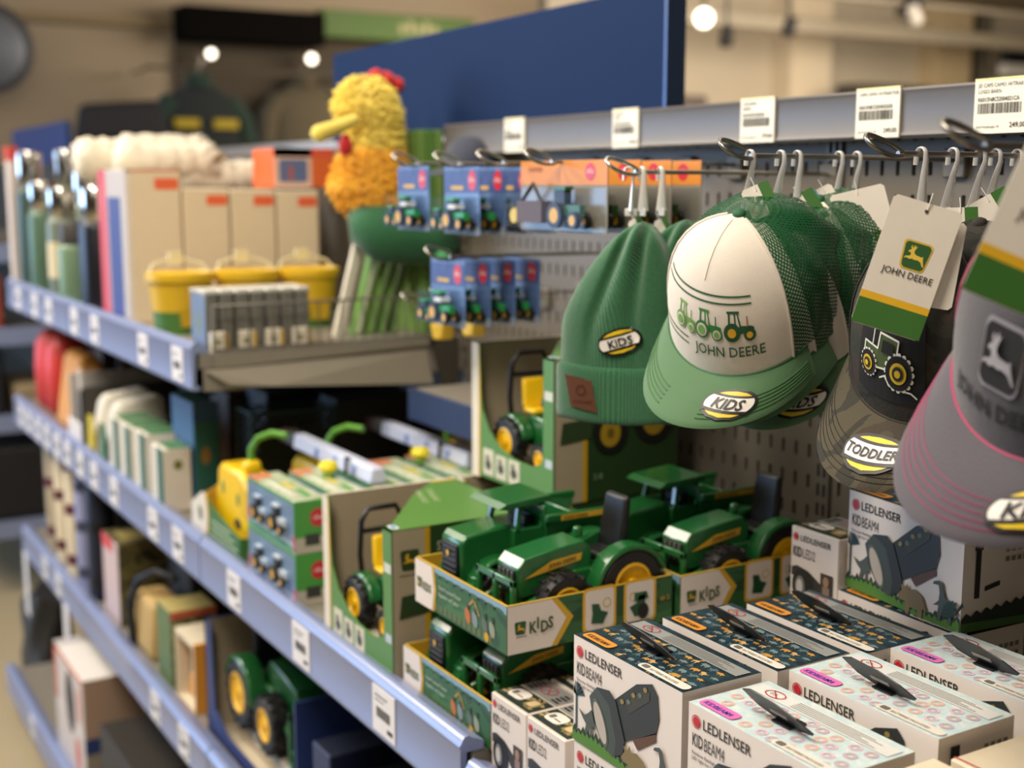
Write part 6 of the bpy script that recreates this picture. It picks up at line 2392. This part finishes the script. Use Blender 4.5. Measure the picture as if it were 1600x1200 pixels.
for i, (x, y, w_, h, lb) in enumerate(((.70, 1.71, .07, .19, 'navy carton with white lettering bars on the lower shelf, first after the open carton'), (.70, 1.60, .09, .165, 'navy carton with a brown side on the lower shelf, second after the open carton'), (.70, 1.46, .12, .165, 'navy carton on the lower shelf, third after the open carton'))):
    pack('navy_carton', lb, 'box', x, x + .28, y, y + w_, ZL, h, mat('#1d2a52', .5), 'navy cartons on the lower shelf', end=mat('#4a4234', .6) if i == 1 else mat('#141c38', .5), top=mat('#121a30', .5),
         art=lambda b, f, e, t, d, w_, h: [b.rect(f, w_ * .2, h * (.15 + .2 * k), w_ * .6, h * (.27 + .2 * k), mat('#b8b8bc', .5)) for k in range(3)])
# cream tubes with maroon bands and navy tubes at the far end
for i, (x, y, r, h, c, bd, lb) in enumerate(((.715, 3.46, .036, .335, '#d3c4a4', '#5a2020', 'cream tube with maroon bands on the lower shelf, nearest'), (.72, 3.62, .036, .345, '#d3c4a4', '#5a2020', 'cream tube with maroon bands on the lower shelf, middle'), (.725, 3.78, .034, .35, '#a8997c', '#5a2020', 'cream tube with maroon bands on the lower shelf, far one'), (.71, 3.34, .030, .30, '#8a8fb0', '#3a3f5c', 'lavender tube next to the cream tubes'), (.72, 3.24, .034, .335, '#181c2c', '#10131c', 'navy tube on the lower shelf beside the camouflage carton'), (.80, 3.30, .034, .34, '#1b1e28', '#10131c', 'navy tube on the lower shelf behind the lavender one'), (.83, 3.55, .04, .34, '#2a2420', '#171310', 'dark tube behind the cream tubes'))):
    t = thing('upright_tube', lb, 'tube', (x, y, ZL), 0, 'upright tubes on the lower shelf')
    b = MB()
    b.lathe([(0, 0), (r, 0), (r, h * .95), (r * .8, h), (0, h)], mat(c, .5), seg=18)
    b.build('tube_body', t, smooth=40)
    for z in (.04, .18, .30):
        b = MB()
        b.lathe([(r * 1.03, h * z / .34), (r * 1.03, h * z / .34 + .028)], mat(bd, .5), seg=18)
        b.build('band', t)
for i in range(5):
    pack('dark_carton', 'dark carton at the back of the lower shelf, %s from its far end' % ('first', 'second', 'third', 'fourth', 'fifth')[i], 'box', 1.03, 1.19, 3.85 - .2 * i, 4.0 - .2 * i, ZL, .22 + .03 * (i % 3), mat(('#1a1712', '#2a2118', '#14171c')[i % 3], .6), 'dark cartons at the back of the lower shelf')

# ------------------------------------------------------------------ base shelf and floor
pack('white_orange_carton', 'white carton with orange edges on top of another on the base shelf', 'box', .615, .86, 3.05, 3.38, ZB + .142, .15, mat('#cfc4bc', .5), end=mat('#a08672', .6), top=mat('#ded8d0', .5),
     art=lambda b, f, e, t, d, w_, h: (b.rect(f, 0, 0, .03, h, mat('#cf6a52', .5)), b.rect(f, 0, h - .012, w_, h, mat('#d8683f', .5)), b.rect(f, w_ - .06, .03, w_ - .03, h * .75, mat('#d07a68', .5)), b.ell(f, w_ * .55, h * .3, .05, .08, mat('#2c2826', .5), 1), b.rect(t, .0, .0, .05, d * .6, mat('#b8b2b0', .5)), b.poly(e, [(d * .72, 0), (d, 0), (d, h * .7)], mat('#b0522c', .5))))
pack('white_orange_carton', 'white carton with a navy band underneath the orange edged one on the base shelf', 'box', .615, .86, 3.05, 3.38, ZB, .141, mat('#cfc4bc', .5), end=mat('#8a7f6c', .6), art=lambda b, f, e, t, d, w_, h: (b.rect(e, 0, h * .72, d, h, mat('#25386a', .5)), b.rect(f, 0, 0, .03, h, mat('#cfc4bc', .5)), b.ell(f, w_ * .75, h * .5, .025, .045, mat('#d0563a', .5))))
for i in range(3):
    pack('base_carton', 'dark carton on the base shelf, %s after the orange edged one' % ('first', 'second', 'third')[i], 'box', .63, .95, 2.62 - .36 * i, 2.95 - .36 * i, ZB, .22, mat('#2a251e', .6), 'dark cartons on the base shelf')
t = thing('black_bag', 'black crumpled bag standing on the floor past the far end of the shelves', 'bag', (.665, 4.06, 0))
b = MB()
rg = random.Random(8)


def bagf(a, q):
    r = 1 + .10 * math.sin(3 * a + 5 * q) + .06 * math.sin(7 * a - 9 * q)
    k = (1 - .25 * q) * min(1, .75 + q * 2)
    return Vector((.085 + .085 * math.cos(a) * r * k, .16 + .15 * math.sin(a) * r * k, .30 * q + .02 * math.sin(2 * a) * q))


b.grid(bagf, [2 * math.pi * i / 32 for i in range(33)], [i / 12 for i in range(13)], mat('#2a2927', .5, bump=.5, bscale=40))
b.add([bagf(2 * math.pi * i / 32, 1) for i in range(32)], [tuple(range(32))], mat('#1c1b1a', .6))
b.build('bag_body', t, smooth=60)

# next shelving unit further along, seen past the far end
t = thing('far_shelving_unit', 'dark shelving unit standing further along the aisle, past the far end', 'shelving', (.66, 5.2, 0))
b = MB()
b.box(.0, .55, 2.4, 2.43, 0, 1.7, mat('#2c2925', .7))
b.box(.52, .55, 0, 2.4, 0, 1.7, mat('#4a443b', .6))
b.build('back_frame', t)
for z in (.30, .72, 1.06, 1.38):
    b = MB()
    b.box(0, .52, 0, 2.4, z - .03, z, BOARD, front=RAIL)
    b.box(-.004, .53, -.012, 0, z - .06, z + .01, RAIL)
    b.build('shelf_board', t, smooth=0)
for (x, z, w_, h, c, lb) in ((.70, 1.38, .12, .14, '#c9a81a', 'yellow pack on the far shelving unit'), (.70, 1.06, .14, .22, '#a8482f', 'red and white pack on the far shelving unit'), (.86, .72, .2, .12, '#8f7e60', 'tan carton on the far shelving unit'), (.70, .72, .13, .26, '#16151a', 'dark pack on the far shelving unit beside the tan carton'), (.69, .30, .42, .30, '#121114', 'large black bag low on the far shelving unit')):
    pack('far_pack', lb, 'pack', x, x + w_, 5.22, 5.6, z, h, mat(c, .6), bev=.02)
y0, y1 = at(100, 190, x=1.215).y, at(18, 200, x=1.215).y
b = MB()
zt = at(100, 188, x=1.2).z
b.box(1.215, 1.245, y0, y1, 1.70, zt, mat('#27447c', .4))
tag(b.build('header_board', bevel=.003), 'small looking blue header board far along the aisle, above the flasks', 'sign')

# ------------------------------------------------------------------ behind the gondola: the back wall
def wallp(u, v, y):
    return at(u, v, y=y)


p, q = wallp(280, 8, 8.95), wallp(502, 74, 8.95)
b = MB()
b.box(p.x, q.x, 8.86, 9.13, q.z, p.z, mat('#0c0a08', .9, kind='matte'))
tag(b.build('black_sign_panel', bevel=.01), 'wide black sign panel high on the back wall', 'sign')
p, q = wallp(503, 20, 8.95), wallp(742, 72, 8.95)
t = thing('green_sign_panel', 'green sign panel next to the black one on the back wall', 'sign', (p.x, 8.95, q.z))
b = MB()
b.box(0, q.x - p.x, 0, .15, 0, p.z - q.z + .03, mat('#4d6a20', .6))
b.build('panel', t, bevel=.01)
b = MB()
fr = Fr((0, 0, 0), (1, 0, 0), (0, 0, 1))
for i in range(5):
    b.rrect(fr, .62 + i * .07, .06, .67 + i * .07, .13 + .03 * (i % 2), .015, mat('#a8a070', .6), 2)
b.build('pale_lettering', t, smooth=0)


def jacket(label, u0, u1, v0, c1, c2, stripes, group, yj=8.62):
    p, q = wallp(u0, v0, yj), wallp(u1, v0, yj)
    w_ = q.x - p.x
    t = thing('display_jacket', label, 'jacket', ((p.x + q.x) / 2, yj, p.z), 0, group)
    b = MB()
    s_ = w_ / .62

    def body(a, k):
        wd = (.07 + .17 * min(1, k * 7) ** .7 + .03 * k) * s_
        return Vector((wd * math.cos(a), .11 * s_ * math.sin(a) * min(1, .3 + k * 3), -.80 * s_ * k))
    b.grid(body, [2 * math.pi * i / 28 for i in range(29)], [0, .04, .08, .14, .2, .28, .4, .6, .8, 1.0], c1)
    b.build('torso', t, smooth=70)
    for sd in (-1, 1):
        b = MB()
        b.tube([(sd * .17 * s_, 0, -.10 * s_), (sd * .26 * s_, 0, -.22 * s_), (sd * .295 * s_, -.01, -.42 * s_), (sd * .30 * s_, -.03, -.66 * s_)], [.07 * s_, .075 * s_, .065 * s_, .05 * s_], c2, seg=14)
        b.build('sleeve', t, smooth=70)
    b = MB()
    b.lathe([(.075 * s_, -.03), (.085 * s_, .02), (.07 * s_, .06 * s_)], c2, seg=18)
    b.build('collar', t, smooth=70)
    if stripes:
        for sd in (-1, 1):
            b = MB()
            fr = Fr((sd * .12 * s_ - .07 * s_, -.118 * s_, -.40 * s_), (1, 0, 0), (0, 0, 1))
            b.box(sd * .12 * s_ - .075 * s_, sd * .12 * s_ + .075 * s_, -.125 * s_, -.09 * s_, -.27 * s_, -.215 * s_, mat('#b39a1c', .7))
            b.build('chest_stripe', t)
    b = MB()
    b.tube([(0, .02, -.04 * s_), (0, .02, .10 * s_), (.03 * s_, .02, .14 * s_), (0, .02, .18 * s_)], .008, STEEL)
    b.build('hanger_hook', t)
    return t


DG, KH = mat('#173022', .85, kind='fabric'), mat('#5a4f38', .85, kind='fabric')
jacket('dark green jacket with yellow chest stripes displayed on the back wall', 232, 388, 128, mat('#121a1a', .85, kind='fabric'), DG, True, 'jackets on the back wall')
jacket('khaki jacket displayed on the back wall, half hidden by the blue board', 408, 540, 128, KH, KH, False, 'jackets on the back wall', 8.98)
p, q = wallp(225, 112, 8.64), wallp(560, 112, 8.64)
t = thing('clothes_rail', 'steel clothes rail carrying the displayed jackets', 'rail', (p.x, 8.64, p.z + .03))
b = MB()
b.tube([(0, 0, 0), (q.x - p.x, 0, 0)], .012, STEEL)
b.build('bar', t)
for xx in (.05, q.x - p.x - .05):
    b = MB()
    b.tube([(xx, 0, 0), (xx, .5, 0)], .010, STEEL)
    b.build('bracket', t)
b = MB()
p, q = wallp(160, 0, 8.4), wallp(535, 0, 8.4)
b.box(p.x, q.x, 8.30, 8.42, 0, wallp(300, 222, 8.4).z, mat('#17150f', .7))
tag(b.build('display_counter', bevel=.01), 'dark display counter below the jackets at the back wall', 'counter')
p = wallp(196, 215, 8.4)
b = MB()
b.hexa([(-.32, 0, 0), (.30, 0, 0), (.30, .12, 0), (-.32, .12, 0), (-.28, .01, .22), (.2, .01, .26), (.2, .11, .26), (-.28, .11, .22)], mat('#16151c', .7))
o = tag(b.build('folded_pile', bevel=.03), 'dark folded pile on the display counter left of the green jacket', 'textiles')
o.location = (p.x, 8.30, wallp(300, 222, 8.4).z)


def spot(label, u, v, y, r, lit, zc=None, aim=(0, -.5, -1)):
    p = at(u, v, y=y)
    t = thing('spot_lamp', label, 'lamp', p, 0, 'spot lamps')
    d = Vector(aim).normalized()
    M0 = d.to_track_quat('Z', 'Y').to_matrix().to_4x4()
    b = MB()
    b.M = M0
    b.lathe([(0, -r * 2.6), (r * .8, -r * 2.5), (r, -r * .5), (r, 0), (r * .86, 0), (r * .8, -r * .2)], mat('#1d1b19', .5) if not lit else mat('#b8b0a4', .5), seg=18)
    b.build('lamp_can', t, smooth=40)
    b = MB()
    b.M = M0
    b.lathe([(0, -.002), (r * .84, -.004)], mat('#fff2dc', .5, 6.0 if lit else .0, kind='emit') if lit else mat('#8f8a80', .3), seg=18)
    b.build('lens', t)
    b = MB()
    top = (zc if zc else p.z + .25) - p.z
    b.tube([-d * r * 1.4, Vector((0, 0, top))], .012, mat('#1d1b19', .5))
    b.build('stem', t)
    return t


spot('bright spot lamp over the green jacket', 330, 84, 8.88, .036, True, wallp(300, 74, 8.8).z + .05, (-.36, -.9, -.15))
spot('bright spot lamp over the khaki jacket', 487, 92, 8.88, .040, True, wallp(300, 74, 8.8).z + .05, (-.42, -.9, -.12))
# ceiling track with spots on the right
z_tr = at(1250, 45, y=7.6).z
b = MB()
p, q = at(1060, 62, y=7.6), at(1620, 5, y=7.6)
b.box(4.6, 10.5, 7.58, 7.62, 3.04, 3.08, mat('#7d7260', .6))
tag(b.build('lighting_track'), 'long lighting track below the ceiling on the right', 'track')
b = MB()
b.box(5.2, 11.0, 8.2, 8.32, 2.86, 2.98, mat('#8f836e', .6))
tag(b.build('ceiling_beam'), 'pale beam running below the ceiling on the right', 'beam')
spot('glowing round spot lamp right of the blue header board', 1100, 28, 7.6, .075, True, 3.04, (-.62, -.78, -.1))
spot('dark spot lamp hanging from the track, left one', 1134, 70, 7.6, .055, False, 3.04, (.3, .5, -1))
spot('dark spot lamp hanging from the track, middle one', 1230, 55, 7.6, .055, False, 3.04, (.1, .5, -1))
spot('large dark spot lamp hanging from the track, right one', 1412, 28, 7.6, .085, False, 3.36, (-.5, .3, -1))
spot('pale spot lamp next to the large dark one', 1432, 32, 7.4, .055, True, 3.36, (.7, .3, -.6))
# far shop fittings on the right
p = at(1572, 62, y=8.9)
t = thing('wall_screen', 'dark screen with a white lower edge on the right wall', 'screen', (p.x, 8.9, at(1572, 118, y=8.9).z))
b = MB()
b.box(0, .9, 0, .05, .12, p.z - at(1572, 118, y=8.9).z, mat('#1d2226', .3))
b.build('panel', t, bevel=.01)
b = MB()
b.box(-.02, .92, -.02, .07, 0, .12, mat('#d8d2c6', .5))
b.build('white_ledge', t, bevel=.01)
b = MB()
p, q = at(1075, 150, y=8.0), at(1080, 175, y=8.0)
b.box(p.x - .4, p.x + .12, 7.9, 8.3, 0, p.z, mat('#3b2c20', .6))
tag(b.build('dark_display_stand', bevel=.02), 'dark display stand at the right end of the blue header board', 'stand')
b = MB()
p, q = at(1330, 130, y=8.4), at(1450, 120, y=8.4)
b.box(p.x, q.x, 8.3, 8.6, 0, p.z, mat('#3f382d', .6))
tag(b.build('low_fitting', bevel=.02), 'dark low fitting seen just above the price strip', 'fitting')
p = at(-22, 75, y=8.9)
t = thing('round_mirror', 'grey round mirror on the back wall at the left edge', 'mirror', (p.x, 8.9, p.z))
b = MB()
b.lathe([(0, -.06), (.18, -.05), (.26, -.02)], mat('#70747c', .5, .6), ax='y', seg=28)
b.build('mirror_face', t, smooth=60)
b = MB()
b.lathe([(.26, -.03), (.29, -.02), (.29, .02), (.26, .02)], mat('#3a3a3c', .5), ax='y', seg=28)
b.build('rim', t)
# strip of the neighbouring gondola showing over the fleece
b = MB()
p, q = at(285, 232, x=2.0), at(430, 226, x=2.0)
b.box(2.0, 2.03, 2.6, p.y + .1, at(350, 266, x=2.0).z, at(350, 231, x=2.0).z, mat('#d9d9dc', .3))
ng = thing('neighbour_gondola', 'neighbouring gondola with a pale top strip showing behind the fleece rolls', 'shelving')
b.build('top_strip', ng, bevel=.004)
b = MB()
b.box(2.04, 2.10, 2.6, p.y + .1, 0, at(350, 231, x=2.0).z - .01, mat('#5a5348', .6))
b.build('back_panel', ng)
